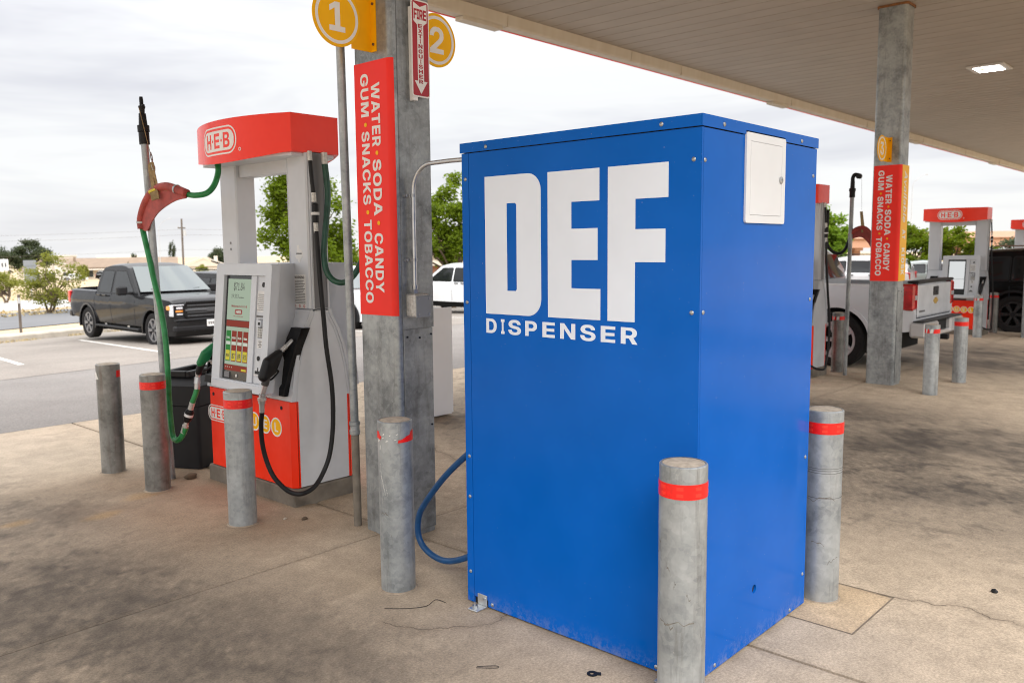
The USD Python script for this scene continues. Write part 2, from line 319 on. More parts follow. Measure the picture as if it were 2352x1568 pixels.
mat('strap_tan', (.33, .24, .12), rough=.85, var=.3, scale=30)
mat('yellow_tag', (.75, .62, .04), rough=.6, var=.1)
mat('curb_concrete', (.17, .145, .115), rough=.9, var=.25, scale=9, bump=.3)
mat('bin_plastic', (.015, .015, .017), rough=.5, var=.15, scale=8, spec=.25)
mat('box_grey', (.27, .285, .295), rough=.45, var=.08, metal=.2)
mat('cabinet_white', (.80, .81, .83), rough=.4, var=.04, scale=2)
mat('brown_lid', (.13, .06, .04), rough=.8, var=.4, scale=20)
mat('soffit', (.34, .295, .245), rough=.55, var=.06, scale=1.2, col2=(.39, .34, .285))
mat('soffit_beam', (.56, .50, .41), rough=.6, scale=3, stretch=(2, 2, .5), col2=(.62, .57, .49))
mat('rust', (.20, .085, .03), rough=.9, var=.5, scale=12)
mat('roof_metal', (.4, .4, .4), rough=.6)
glow('lamp_lens', (1.0, .97, .92), 7.0)
mat('lamp_housing', (.55, .53, .5), rough=.4, var=.04)
mat('sensor', (.3, .31, .22), rough=.5)
mat('tyre', (.016, .015, .015), rough=.85, spec=.2, var=.25, scale=30)
mat('rim_silver', (.50, .51, .53), rough=.4, metal=.2, var=.1)
mat('grille_grey', (.06, .062, .065), rough=.35, var=.1)
mat('rim_dark', (.22, .22, .23), rough=.3, metal=.7, var=.15)
mat('rim_black', (.02, .02, .021), rough=.3, var=.1)
mat('wheel_well', (.008, .008, .008), rough=.9, var=0)
paint('black_paint', (.005, .005, .0055), rough=.2, spec=.05, coat=.5, peel=.0, var=.08)
paint('suv_black_paint', (.003, .003, .003), rough=.25, spec=.05, coat=.25, peel=.0, var=.08)
paint('white_paint', (.74, .75, .76), rough=.25, coat=.8, peel=.0, var=.03)
paint('silver_light_paint', (.66, .68, .71), rough=.28, coat=.8, peel=.0, var=.03)
paint('silver_paint', (.50, .49, .485), rough=.28, coat=.8, peel=.0, var=.03)
paint('sage_paint', (.36, .42, .41), rough=.25, coat=.8, peel=.0, var=.03)
paint('navy_paint', (.02, .035, .07), rough=.25, coat=.8, peel=.0, var=.03)
mat('auto_glass', (.008, .009, .010), rough=.06, var=0, spec=.45)
mat('windscreen', (.03, .045, .045), rough=.06, var=0, spec=1.0, coat=.8)
mat('trim_black', (.012, .012, .013), rough=.5, var=.1, spec=.25)
mat('chrome', (.7, .7, .7), rough=.12, metal=1.0, var=.02)
mat('lamp_clear', (.55, .56, .58), rough=.12, var=.15, scale=40, coat=1)
mat('lamp_amber', (.85, .28, .02), rough=.2, var=.15, scale=40, coat=1)
mat('lamp_red', (.48, .006, .01), rough=.15, var=.4, scale=14, coat=1)
mat('plate', (.72, .72, .70), rough=.4, var=.05)
mat('gold', (.70, .45, .10), rough=.3, metal=.6, var=.05)
ground_mat('concrete', fine=.20, fscale=95, bump=.5, patch=.14, pscale=5.0, mid=.75)
ground_mat('patch_joint', use_col=False, col=(.19, .15, .11), patch=.3, pscale=6)
ground_mat('joint_filler', use_col=False, col=(.11, .085, .065), patch=.3, pscale=6)
ground_mat('asphalt', use_col=False, col=(.212, .196, .182), fine=.28, fscale=60, patch=.16, pscale=.35, bump=.5)
ground_mat('stall_pavement', use_col=False, col=(.245, .218, .192), fine=.22, fscale=40, patch=.16, pscale=.5, bump=.5)
ground_mat('road_asphalt', use_col=False, col=(.165, .165, .17), fine=.1, patch=.12, pscale=.25)
ground_mat('light_road', use_col=False, col=(.48, .46, .44), fine=.08, patch=.1, pscale=.2)
ground_mat('dry_soil', use_col=False, col=(.48, .37, .235), fine=.25, fscale=12, patch=.3, pscale=.11)
ground_mat('dry_grass', use_col=False, col=(.38, .30, .16), fine=.5, fscale=25, patch=.3, pscale=.5)
ground_mat('green_grass', use_col=False, col=(.20, .24, .05), fine=.25, fscale=12, patch=.25, pscale=.2)
mat('line_paint', (.62, .60, .56), rough=.8, var=.2, scale=5)
mat('kerb_concrete', (.46, .41, .34), rough=.9, var=.18, scale=2.5)
mat('stucco', (.60, .53, .44), rough=.9, var=.04)
mat('stucco_light', (.68, .62, .54), rough=.9, var=.04)
mat('roof_brown', (.24, .175, .125), rough=.9, var=.12, scale=.8)
mat('roof_pale', (.50, .46, .40), rough=.9, var=.06)
mat('window_dark', (.03, .04, .045), rough=.15, var=.1)
mat('brick_far', (.30, .14, .08), rough=.9, var=.2, scale=6)
mat('overpass_tan', (.46, .26, .17), rough=.9, var=.05)
mat('overpass_pink', (.56, .36, .27), rough=.9, var=.05)
mat('weathered_wood', (.12, .10, .085), rough=.9, var=.3, scale=4)
mat('dust_ring', (.29, .23, .17), rough=.95, var=.25, scale=30)
mat('dirt_mark', (.20, .185, .16), rough=.9, var=.3, scale=60)
mat('sign_back', (.20, .21, .22), rough=.6, var=.06)
mat('pole_grey', (.42, .43, .44), rough=.5, var=.1)
mat('bark', (.12, .085, .055), rough=.95, var=.35, scale=9, bump=.5, bscale=20)
leaf('leaf_spring', (.14, .20, .008), (.30, .40, .014), (.52, .58, .05), .6)
leaf('leaf_oak', (.05, .065, .028), (.085, .105, .04), (.13, .15, .065), .25)
leaf('leaf_mesquite', (.20, .21, .03), (.33, .34, .055), (.46, .44, .11), .45)
leaf('leaf_lime', (.15, .25, .015), (.27, .39, .03), (.40, .50, .07), .45)
leaf('leaf_dry', (.30, .20, .07), (.42, .29, .11), (.52, .38, .17), .2)

# ================================================================== GROUND
def gz(x, y):
    return -0.008 * np.clip(x - 3.5, 0, 40) - 0.037 * np.clip(y - 9, 0, 18) - 0.018 * np.clip(y - 27, 0, 400)
XB, YB = [-900, 3.5, 43.5, 1500], [-900, 9, 27, 427, 1600]
def drape(poly, dz):
    """A sheet that follows the lie of the land, cut at the land's creases."""
    V, F, n = [], [], 0
    for i in range(len(XB) - 1):
        for j in range(len(YB) - 1):
            g = poly.intersection(sbox(XB[i], YB[j], XB[i + 1], YB[j + 1]))
            for p in getattr(g, 'geoms', [g]):
                if p.geom_type != 'Polygon' or p.area < 1e-7: continue
                v, f = trimesh.creation.triangulate_polygon(p, engine='earcut')
                V.append(np.column_stack([v, gz(v[:, 0], v[:, 1]) + dz])); F.append(np.asarray(f) + n); n += len(v)
    v, f = np.vstack(V), np.vstack(F)
    a, b, c = v[f[:, 0]], v[f[:, 1]], v[f[:, 2]]
    flip = np.cross(b - a, c - a)[:, 2] < 0; f[flip] = f[flip][:, ::-1]
    return trimesh.Trimesh(v, f, process=False)
def sheet(name, poly, dz, m, label=None, cat_=None, kind='structure', group=None):
    return single(name, drape(poly, dz), m, label, cat_, group, kind=kind, base=(0, 0, 0))

sheet('ground', sbox(-900, -900, 1500, 1600), -0.045, 'dry_soil', 'dry tan open ground reaching to the horizon')
lot_edge = [(-60, -12.9), (7.43, 24.9), (10.4, 26.6), (60, 54.4)]
sheet('drive_lane', Polygon([(-60, 9.02), (80, 9.02), (80, 60), (-60, 60)]).intersection(Polygon([(-60, -60), (-60, -12.9), (80, 65.6), (80, -60)])), -0.012, 'asphalt', 'grey asphalt drive lane beyond the pumps')
stall_poly = Polygon([(-12, 11.4), (4.27, 14.4), (8.12, 15.35), (45, 24.0), (45, 45.9), (-12, 14.0)])
sheet('parking_bay_pavement', stall_poly, -0.008, 'stall_pavement', 'tan worn parking pavement under the parked trucks')
for k, (xa, ya) in enumerate([(5.55, 17.1), (8.0, 16.6), (10.95, 16.6), (13.85, 17.3), (16.8, 18.0), (19.7, 18.7), (22.6, 19.4)]):
    xb, yb = xa + .135 * 7.0, ya + 7.0
    if k == 0: xa, ya, xb, yb = 5.40, 17.0, 6.35, 24.0
    n_ = np.array([yb - ya, -(xb - xa)]); n_ = n_ / np.linalg.norm(n_) * .055
    sheet('parking_line', Polygon([(xa - n_[0], ya - n_[1]), (xa + n_[0], ya + n_[1]), (xb + n_[0], yb + n_[1]), (xb - n_[0], yb - n_[1])]), -0.004, 'line_paint',
          ['worn white bay line nearest the left edge of the lot', 'long white bay line on the near side of the black pickup', 'white bay line on the far side of the black pickup', 'white bay line beside the white SUV', 'white bay line between the white SUV and white pickup', 'white bay line left of the white pickup', 'white bay line under the white pickup'][k], 'bay line')
def strip(p, q, w, side=1):
    p, q = np.array(p, float), np.array(q, float); d = (q - p) / np.linalg.norm(q - p); n_ = np.array([-d[1], d[0]]) * side
    return Polygon([p, q, q + n_ * w, p + n_ * w])
# raised kerb along the lot's far edge
k0, k1 = np.array([1.0, 21.28]), np.array([40.0, 43.1]); kd = (k1 - k0) / np.linalg.norm(k1 - k0); kn = np.array([-kd[1], kd[0]]); KV = []; KF = []
prof = [(0, -.05), (.02, .13), (.06, .17), (.50, .18), (.56, .14), (.58, -.05)]
for i, t in enumerate(np.linspace(0, np.linalg.norm(k1 - k0), 60)):
    for a, h in prof:
        P = k0 + kd * t + kn * a; KV.append((P[0], P[1], gz(*P) + h))
for i in range(59):
    for j in range(5):
        a = i * 6 + j; KF += [[a, a + 6, a + 7], [a, a + 7, a + 1]]
single('kerb', trimesh.Trimesh(KV, KF, process=False), 'kerb_concrete', 'raised pale concrete kerb along the far edge of the parking bays', None, kind='structure', smooth=30)
RD = np.array([.87, .49])
sheet('road', strip((-40, 3.7), (160, 116.3), 9.2), -0.02, 'road_asphalt', 'grey road running behind the parking kerb')
sheet('frontage_road', strip((-60, 5.5), (240, 174), 11.5), -0.03, 'light_road', 'pale concrete frontage road beyond the tan verge')
sheet('lawn', Polygon([(60, 215), (150, 160), (158, 172), (68, 228)]), -0.03, 'green_grass', 'strip of green lawn in front of the far buildings')
rs = np.random.RandomState(3)
tuft_v, tuft_f = [], []
for i in range(900):                                    # dry weeds in the gutter along the kerb
    t = rs.rand() ** 1.2 * 14 + 3.2; a = -abs(rs.randn()) * .10 + .0; P = k0 + kd * t + kn * a
    if meshkit.noise(np.array([t * 1.1, 0, 5])) < .5: continue
    h = rs.uniform(.03, .09); w = rs.uniform(-.05, .05, 2); n = len(tuft_v); z = gz(*P) - .01
    tuft_v += [(P[0] - .012, P[1], z), (P[0] + .012, P[1], z), (P[0] + w[0], P[1] + w[1], z + h)]; tuft_f.append([n, n + 1, n + 2])
single('dry_weeds', trimesh.Trimesh(tuft_v, tuft_f, process=False), 'dry_grass', 'dry yellow weeds along the foot of the kerb', 'weeds', kind='stuff', base=(5, 23, 0))
tuft_v, tuft_f = [], []
for i in range(5200):                                   # tufts on the verge beyond the road and in the field
    t = rs.rand() * 60; a = rs.rand() ** 2 * 46; P = np.array([11.0, 39.6]) + RD * t + np.array([-RD[1], RD[0]]) * a
    if 5.0 < a < 17.0: continue
    h = rs.uniform(.05, .15); w = rs.uniform(-.10, .10, 2); n = len(tuft_v); z = gz(*P) - .045; q = rs.uniform(.03, .08)
    tuft_v += [(P[0] - q, P[1] + q, z), (P[0] + q, P[1] - q, z), (P[0] + w[0], P[1] + w[1], z + h)]; tuft_f.append([n, n + 1, n + 2])
single('field_grass', trimesh.Trimesh(tuft_v, tuft_f, process=False), 'dry_grass', 'dry straw coloured grass on the verge and the open field', 'grass', kind='stuff', base=(20, 45, -1))

# concrete slabs of the forecourt, with oil, tyre and rust stains of their own
def noise2(x, y, s, seed, oct=5): return meshkit.fbm(np.column_stack([x * s, y * s, np.full(len(x), seed * 3.7)]), oct, seed)
def seg_dist(x, y, pts):
    d = np.full(len(x), 9.0)
    for (ax, ay), (bx_, by) in zip(pts[:-1], pts[1:]):
        t = np.clip(((x - ax) * (bx_ - ax) + (y - ay) * (by - ay)) / ((bx_ - ax) ** 2 + (by - ay) ** 2), 0, 1)
        d = np.minimum(d, np.hypot(x - ax - t * (bx_ - ax), y - ay - t * (by - ay)))
    return d
def rough_line(pts, n, amp, seed):
    r_ = np.random.RandomState(seed); out = []
    for a, b in zip(pts[:-1], pts[1:]):
        for t in np.linspace(0, 1, n, endpoint=False): out.append(np.array(a) * (1 - t) + np.array(b) * t + r_.randn(2) * amp)
    return out + [np.array(pts[-1])]
CRACKS = [rough_line([(2.93, 2.62), (2.68, 2.58), (2.45, 2.75), (2.37, 2.96)], 6, .012, 1), rough_line([(3.72, 1.88), (4.07, 1.83), (4.2, 1.33), (4.30, 1.0), (4.23, .72), (4.6, .2)], 6, .014, 2), rough_line([(3.55, 3.6), (4.6, 4.6), (5.0, 5.6)], 6, .02, 3), rough_line([(1.0, 6.2), (1.8, 6.9), (2.2, 8.9)], 6, .03, 4)]
def slab_colour(x, y):
    a, b, c, d = noise2(x, y, .55, 1), noise2(x, y, 1.7, 2), noise2(x, y, 5.5, 3), noise2(x, y, 16, 4, 3)
    sm = lambda v, lo, hi: np.clip((v - lo) / (hi - lo), 0, 1) ** 2 * (3 - 2 * np.clip((v - lo) / (hi - lo), 0, 1))
    base = np.array([.455, .365, .268]); col = base * (1 + .45 * (b - .5) + .30 * (c - .5) + .40 * (d - .5))[:, None]
    mixc = lambda w, t: col * (1 - w)[:, None] + np.array(t) * w[:, None]
    # bands where vehicles stand and drip
    lane = lambda c0, w: np.exp(-((x - c0) / w) ** 4)
    lanes = np.maximum(np.maximum(lane(.9, 1.25), lane(7.4, 2.2)), np.maximum(lane(15.2, 2.3), lane(23, 2.3)))
    e_ = noise2(x, y, 34, 5, 2); fine = .35 * (c - .5) + .35 * (d - .5) + .65 * (e_ - .5)
    grime = np.clip(lanes * (.60 + 1.1 * (a - .47) + 1.3 * (b - .5) + 1.0 * fine), 0, 1); grime = np.where(y > 6.6, grime * np.clip(1 - (y - 6.6) / 1.6, 0.15, 1), grime)
    col = mixc(np.clip(grime * np.where(x > 4.5, 1.12, .72), 0, .95), (.112, .092, .075))
    oil = 0 * x
    for ox, oy, r_, w in [(1.5, 3.55, .6, .9), (1.42, 4.3, .5, .85), (1.72, 3.1, .5, .9), (1.35, 3.9, .6, .5), (1.9, 2.5, .5, .6), (1.7, 5.1, .6, .35), (1.8, 4.5, .4, .6), (1.2, 4.15, .4, .8), (2.1, 2.95, .35, .7), (1.8, 2.76, .4, .75), (1.95, 3.5, .45, .45), (2.2, 6.1, .42, .75), (2.0, 5.75, .36, .55), (9.1, 3.6, .55, .8), (7.3, 2.0, .9, .6), (6.6, 1.4, .9, .45), (8.2, 2.6, .8, .6), (2.45, 4.5, .3, .35), (6.2, 3.2, .8, .45)]:
        q = np.hypot(x - ox, y - oy) / (r_ * 1.5); oil = 1 - (1 - oil) * (1 - np.clip(w * np.exp(-q * q * 1.6) * (.66 + 1.7 * (b - .5) + 1.2 * fine), 0, 1))
    col = mixc(np.clip(oil, 0, 1) * .80, (.040, .034, .030))
    # small drips and gum
    spots = sm(d * .6 + c * .5, .64, .69) * (.25 + .6 * lanes); col = mixc(np.clip(spots, 0, 1) * .55, (.06, .05, .043))
    # rusty wash round the pump base, tan dust along the island
    rust = np.exp(-(np.maximum(np.maximum(2.55 - x, x - 3.2), 0) / .45) ** 2) * np.exp(-(np.maximum(np.maximum(4.55 - y, y - 6.35), 0) / .4) ** 2) * np.clip(.45 + 1.6 * (b - .45), 0, 1)
    col = mixc(rust * .62, (.21, .125, .07))
    dust = np.exp(-((x - 3.0) / 1.3) ** 4) * np.exp(-((y - 2.0) / 1.9) ** 4) * np.clip(.5 + (b - .5) * 2, 0, 1); col = mixc(dust * .35, (.46, .37, .28))
    ring_ = 0 * x  # rims round the feet: grime, with contact shade painted into the slab colour
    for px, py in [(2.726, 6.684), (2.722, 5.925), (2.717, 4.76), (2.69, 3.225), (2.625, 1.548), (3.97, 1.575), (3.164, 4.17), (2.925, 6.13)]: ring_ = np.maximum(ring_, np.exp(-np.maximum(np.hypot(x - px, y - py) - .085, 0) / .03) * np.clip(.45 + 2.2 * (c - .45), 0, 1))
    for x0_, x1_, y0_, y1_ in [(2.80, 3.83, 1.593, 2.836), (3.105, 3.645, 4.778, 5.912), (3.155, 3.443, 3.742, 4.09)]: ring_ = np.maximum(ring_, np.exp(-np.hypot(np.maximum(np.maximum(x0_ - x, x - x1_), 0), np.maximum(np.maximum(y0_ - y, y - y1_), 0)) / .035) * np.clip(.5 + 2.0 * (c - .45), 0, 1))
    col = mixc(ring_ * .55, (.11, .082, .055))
    pale = np.exp(-((x - 1.6) / 1.6) ** 4) * sm(y, 6.4, 7.6); col = mixc(pale * .55 * np.clip(.6 + b - .4, 0, 1), (.45, .385, .315))
    gold = 0 * x
    for ox, oy, r_ in [(2.55, 5.85, .18), (2.2, 5.6, .16), (1.75, 5.85, .14)]: gold = np.maximum(gold, sm(1.1 - np.hypot(x - ox, (y - oy) * 1.6) / r_ + 1.4 * (c - .5), .1, .9))
    col = mixc(gold * .4, (.40, .25, .10))
    for cr in CRACKS: col = mixc(np.exp(-(seg_dist(x, y, cr) / .03) ** 2) * .28 * np.clip(.2 + 1.5 * c, 0, 1), (.14, .105, .075))
    return np.clip(col, .015, .8)
pad = Thing('concrete_forecourt', 'stained concrete forecourt slabs under the pumps', None, base=(0, 0, 0), kind='structure')
def slab(x0, x1, y0, y1, step, z=None, tint=1.0, m='concrete'):
    xs, ys = np.linspace(x0, x1, max(2, int(round((x1 - x0) / step)) + 1)), np.linspace(y0, y1, max(2, int(round((y1 - y0) / step)) + 1))
    if x0 < 3.5 < x1: xs = np.sort(np.append(xs, 3.5))
    X, Y = np.meshgrid(xs, ys); nx = len(xs); x, y = X.ravel(), Y.ravel()
    zt = gz(x, y) + (0 if z is None else z); edge = np.minimum(np.minimum(x - x0, x1 - x), np.minimum(y - y0, y1 - y)); zt = zt - .006 * np.exp(-edge / .012)
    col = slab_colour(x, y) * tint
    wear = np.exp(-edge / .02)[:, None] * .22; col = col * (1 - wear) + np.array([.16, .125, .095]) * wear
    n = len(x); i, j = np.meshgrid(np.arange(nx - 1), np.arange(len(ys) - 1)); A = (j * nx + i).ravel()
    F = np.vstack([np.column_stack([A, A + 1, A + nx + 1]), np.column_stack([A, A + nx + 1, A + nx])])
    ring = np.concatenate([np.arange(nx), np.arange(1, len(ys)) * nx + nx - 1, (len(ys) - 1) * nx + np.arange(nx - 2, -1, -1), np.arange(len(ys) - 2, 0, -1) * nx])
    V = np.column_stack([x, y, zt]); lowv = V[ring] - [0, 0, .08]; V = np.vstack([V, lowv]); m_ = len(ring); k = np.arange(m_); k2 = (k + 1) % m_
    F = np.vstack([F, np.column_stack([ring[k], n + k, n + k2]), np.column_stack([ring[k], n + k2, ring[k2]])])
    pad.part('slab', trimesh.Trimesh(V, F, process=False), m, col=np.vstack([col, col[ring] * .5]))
g_ = .0028
for xa, xb in [(-7, -.85), (-.85, 3.27)]:
    near = xb > 0
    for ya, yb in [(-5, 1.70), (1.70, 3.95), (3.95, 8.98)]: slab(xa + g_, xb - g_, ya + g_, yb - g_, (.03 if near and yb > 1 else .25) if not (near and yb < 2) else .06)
for k, (xa, xb) in enumerate([(3.27, 7.4), (7.4, 11.5), (11.5, 15.6), (15.6, 19.7), (19.7, 23.8), (23.8, 27.9), (27.9, 32.0), (32.0, 36.1), (36.1, 44)]):
    for ya, yb in [(-9, -.2), (-.2, 3.95), (3.95, 8.98)]:
        lo = xa + (.016 if k == 0 else g_); st = (.03 if k == 0 else .06 if k < 2 else .12) if yb > 0 else .3
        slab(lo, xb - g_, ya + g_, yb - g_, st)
slab(3.66, 4.20, 1.30, 1.84, .03, z=.005, tint=np.array([1.10, 1.03, .92]))
pad.part('joint', drape(sbox(3.655, 1.295, 4.205, 1.845).difference(sbox(3.663, 1.303, 4.197, 1.837)), .0018), 'patch_joint')
pad.part('joint_filler', drape(sbox(-7, -9, 44, 9.0), -.02), 'joint_filler')
for i, cr in enumerate(CRACKS):                          # hairline cracks, a few millimetres wide
    P = np.array(rough_line(cr, 4, .004, 30 + i)); T = np.gradient(P, axis=0); T /= np.linalg.norm(T, axis=1)[:, None]; N = np.column_stack([-T[:, 1], T[:, 0]]); wd_ = (.0005 + .0017 * meshkit.noise(np.column_stack([P * 9, np.full(len(P), i)])))[:, None]
    V = np.vstack([np.column_stack([P + N * wd_, gz(P[:, 0], P[:, 1]) + .0025]), np.column_stack([P - N * wd_, gz(P[:, 0], P[:, 1]) + .0025])]); n = len(P); k = np.arange(n - 1)
    F = np.vstack([np.column_stack([k, k + n, k + n + 1]), np.column_stack([k, k + n + 1, k + 1])]); pad.part('crack', trimesh.Trimesh(V, F, process=False), 'joint_filler')
# a few loose bits on the slab
def pebble(x, y, r_, seed, m, label, nm='pebble'):
    s = trimesh.creation.icosphere(subdivisions=2); q = np.random.RandomState(seed); s.vertices *= (1 + .5 * (meshkit.noise(s.vertices * 1.6 + seed) - .5))[:, None] * np.array([1, q.uniform(.6, .9), .55]) * r_
    s.vertices += (x, y, gz(x, y) + r_ * .3); single(nm, s, m, label, 'debris', smooth=True)
pebble(3.01, 4.52, .022, 1, 'bark', 'small dark pebble in front of the pump base')
pebble(2.93, 4.62, .014, 2, 'cap_concrete', 'tiny pale pebble by the pump base corner')
pebble(3.02, 6.02, .05, 5, 'bark', 'crumpled brown leaf litter at the foot of the hose pole', 'leaf_litter')
pebble(4.6, .95, .018, 8, 'trim_black', 'flat dark bit of gum on the right hand slab', 'gum_spot')
def wire(P, r_, label): single('wire_scrap', tube(spline([(x, y, gz(x, y) + .004) for x, y in P], 6), r_, 6), 'trim_black', label, 'debris', smooth=True)
wire([(2.47, 3.07), (2.54, 2.99), (2.62, 2.94), (2.70, 2.96), (2.71, 2.90)], .0014, 'thin black wire scrap between grey bollard and blue box')
wire([(2.345, 2.335), (2.40, 2.27), (2.41, 2.285), (2.355, 2.34)], .0012, 'bent paper clip shaped wire on the concrete in front')
single('flattened_can_tab', place(prism(Point(0, 0).buffer(.022).union(sbox(-.01, -.01, .035, .012)).difference(Point(-.002, 0).buffer(.008)), .003), (2.62, 1.95, .001), (.6, -.8, 0), (.8, .6, 0)), 'trim_black', 'flattened black ring near the foot of the blue box', 'debris')

# ================================================================== CANOPY
def isl(k): return np.array([8.0 * k, -.0215 * 8 * k, -.064 * k])
can = Thing('canopy', 'long tan metal canopy over the fuel pumps with planked underside', 'canopy', base=(20, 3.9, 4.65))
CX0, CX1, CY0, CY1, CZ = -1.6, 44.0, -.6, 7.46, 4.65
pw = .305
rs = np.random.RandomState(11)
for k in range(int((CX1 - CX0) / pw)):
    x0 = CX0 + k * pw; z = CZ + rs.uniform(0, .0015)
    P = Polygon([(x0 + .002, z + .02), (x0 + .010, z), (x0 + pw - .010, z), (x0 + pw - .002, z + .02), (x0 + pw - .002, z + .035), (x0 + .002, z + .035)])
    can.part('soffit_plank', ext_y(P, CY0, CY1), 'soffit')
can.part('roof_deck', bx(CX0, CX1, CY0, CY1 + .1, CZ + .04, CZ + .75), 'roof_metal')
for k in range(11):                                      # edge gutter in lengths
    x0 = CX0 + k * 4.2; x1 = min(x0 + 4.19, CX1)
    if x1 > x0: can.part('gutter', ext_x(Polygon([(CY1, CZ - .01), (CY1 + .012, CZ - .13), (CY1 + .03, CZ - .15), (CY1 + .17, CZ - .15), (CY1 + .17, CZ + .5), (CY1, CZ + .5)]), x0, x1), 'soffit_beam')
for k in range(9):
    x0 = 8.2 + k * 4.2; y0 = CY1 + .03
    can.part('gutter_joint', bx(x0 + .02, x0 + .035, CY1 - .004, CY1 + .174, CZ - .155, CZ - .02), 'soffit_beam')
    if k % 2 == 0: can.part('drain_box', bx(x0 - .75, x0 - .05, CY1 + .02, CY1 + .165, CZ - .20, CZ - .152, .006), 'soffit_beam')
can.part('fascia', bx(CX0, CX1, CY1 + .175, CY1 + .20, CZ - .155, CZ + .85), 'sign_red')
can.part('fascia', bx(CX0, CX1, CY0 - .03, CY0 - .002, CZ - .12, CZ + .85), 'sign_red')
can.part('fascia', bx(CX0 - .03, CX0 - .002, CY0 - .03, CY1 + .20, CZ - .12, CZ + .85), 'sign_red')
lt = Thing('canopy_light', 'lit square light panel set flush in the canopy ceiling', 'ceiling light', base=(16.15, 3.83, 4.65))
lt.part('housing', bx(15.83, 16.47, 3.55, 4.11, 4.618, 4.6495, .004), 'lamp_housing')
lt.part('lens', bx(15.93, 16.37, 3.64, 4.02, 4.610, 4.617), 'lamp_lens')
lt.part('motion_sensor', cyl((16.02, 3.90, 4.61), (16.02, 3.90, 4.59), .045), 'sensor', smooth=30)

# ================================================================== COLUMNS AND THEIR SIGNS
def col_outline(x0=3.155, x1=3.443, y0=3.742, y1=4.09, r_=.042): return rrect(x0, x1, y0, y1, r_, 8)
def lift(poly, z0, z1): m = prism(poly, z1 - z0); m.apply_translation((0, 0, z0)); return m
def corner_wrap(y_far, arc_deg, t0, t1):
    """Plan of a thin sheet on the column's west face that runs from y_far to part-way round the rounded corner."""
    out, inn = [], []; cx_, cy_, r_ = 3.155 + .042, 3.742 + .042, .042
    for rr, L in ((r_ + t1, out), (r_ + t0, inn)):
        L.append((cx_ - rr, y_far)); L += [(cx_ - rr * math.cos(math.radians(a)), cy_ - rr * math.sin(math.radians(a))) for a in np.linspace(0, arc_deg, 8)]
    return Polygon(out + inn[::-1])
def column(k, label):
    o = isl(k); c = Thing('canopy_column', label, 'column', 'galvanised columns holding up the canopy', base=(3.333, 3.916, 0), off=o)
    c.part('shaft', lift(col_outline(), -.02, CZ - o[2] - .001), 'galvanised_column', smooth=30)
    c.part('cover_plate', bx(3.20, 3.425, 3.736, 3.7405, .03, 1.245, .002), 'galvanised_shaded')
    if k == 0: c.part('cover_plate', bx(3.198, 3.436, 3.7385, 3.7415, 1.247, CZ - .02), 'galvanised_shaded', label='added sheet above the cover plate with the shade of this face in its colour')  # added sheet, its darker tone paints the shade of this face
    for sx, sz in ((3.225, 1.20), (3.32, 1.19), (3.41, 1.205), (3.23, .70), (3.405, .66)): c.part('screw', cyl((sx, 3.7365, sz), (sx, 3.731, sz), .006, n=8), 'dark_gap')
    c.part('collar', lift(col_outline(3.14, 3.458, 3.727, 4.105).difference(col_outline(3.153, 3.445, 3.740, 4.092)), CZ - o[2] - .03, CZ - o[2] - .003), 'rust')
    return c
column(0, 'near galvanised steel column between the first pump and the blue box')
column(1, 'galvanised steel column carrying the yellow number 3 sign')
column(2, 'far galvanised steel column cut by the right edge')
def kiosk_sign(k, label, yellow):
    o = isl(k); s = Thing('kiosk_sign', label, 'sign', 'red snack signs wrapped on the columns', base=(3.155, 3.9, 1.33), off=o)
    s.part('panel', lift(corner_wrap(4.068, 62 if not yellow else 88, .001, .004), 1.325, 2.768), 'sign_red', smooth=30)
    X = 3.150
    def line(words, y_lo, y_hi, zs):
        for w, (za, zb) in zip(words, zs):
            t = text_poly(w, 760, 1.0, .06); a = t.bounds
            t = affinity.affine_transform(t, [(za - zb) / (a[2] - a[0]), 0, 0, (y_hi - y_lo), -a[0] * (za - zb) / (a[2] - a[0]), 0])
            s.part('lettering', place(prism(t, .001), (X, y_hi, za), (0, 0, -1), (0, -1, 0)), 'sign_white')
    line(['WATER', 'SODA', 'CANDY'], 3.841, 3.915, [(2.645, 2.292), (2.218, 1.90), (1.80, 1.458)])
    line(['GUM', 'SNACKS', 'TOBACCO'], 3.94, 4.010, [(2.705, 2.465), (2.382, 1.966), (1.878, 1.394)])
    for y, z in ((3.876, 2.255), (3.876, 1.858), (3.973, 2.420), (3.973, 1.922)): s.part('dot', place(prism(Point(0, 0).buffer(.012), .001), (X, y, z), RX, UZ), 'sign_yellow')
    if yellow:
        s.part('panel', bx(3.197, 3.443, 3.736, 3.741, 1.325, 2.768), 'sign_yellow', label='yellow side panel of the sign')
        for w, za, zb, sh in (('Available', 2.70, 2.06, .25), ('AT', 1.97, 1.85, 0), ('KIOSK', 1.74, 1.40, 0)):
            t = text_poly(w, 600 if sh else 800, 1, .04 if sh else .12); t = affinity.skew(t, xs=14 if sh else 0, origin=(0, 0)); a = t.bounds
            t = affinity.affine_transform(t, [(za - zb) / (a[2] - a[0]), 0, 0, .11, -a[0] * (za - zb) / (a[2] - a[0]), 0])
            s.part('lettering', place(prism(t, .001), (3.27, 3.7350, za), (0, 0, -1), (1, 0, 0)), 'sign_white')
kiosk_sign(0, 'red WATER SODA CANDY sign on the near column beside the blue box', False)
kiosk_sign(1, 'red and yellow snack sign below the number 3 disc', True)
kiosk_sign(2, 'red snack sign on the column cut by the right edge', False)
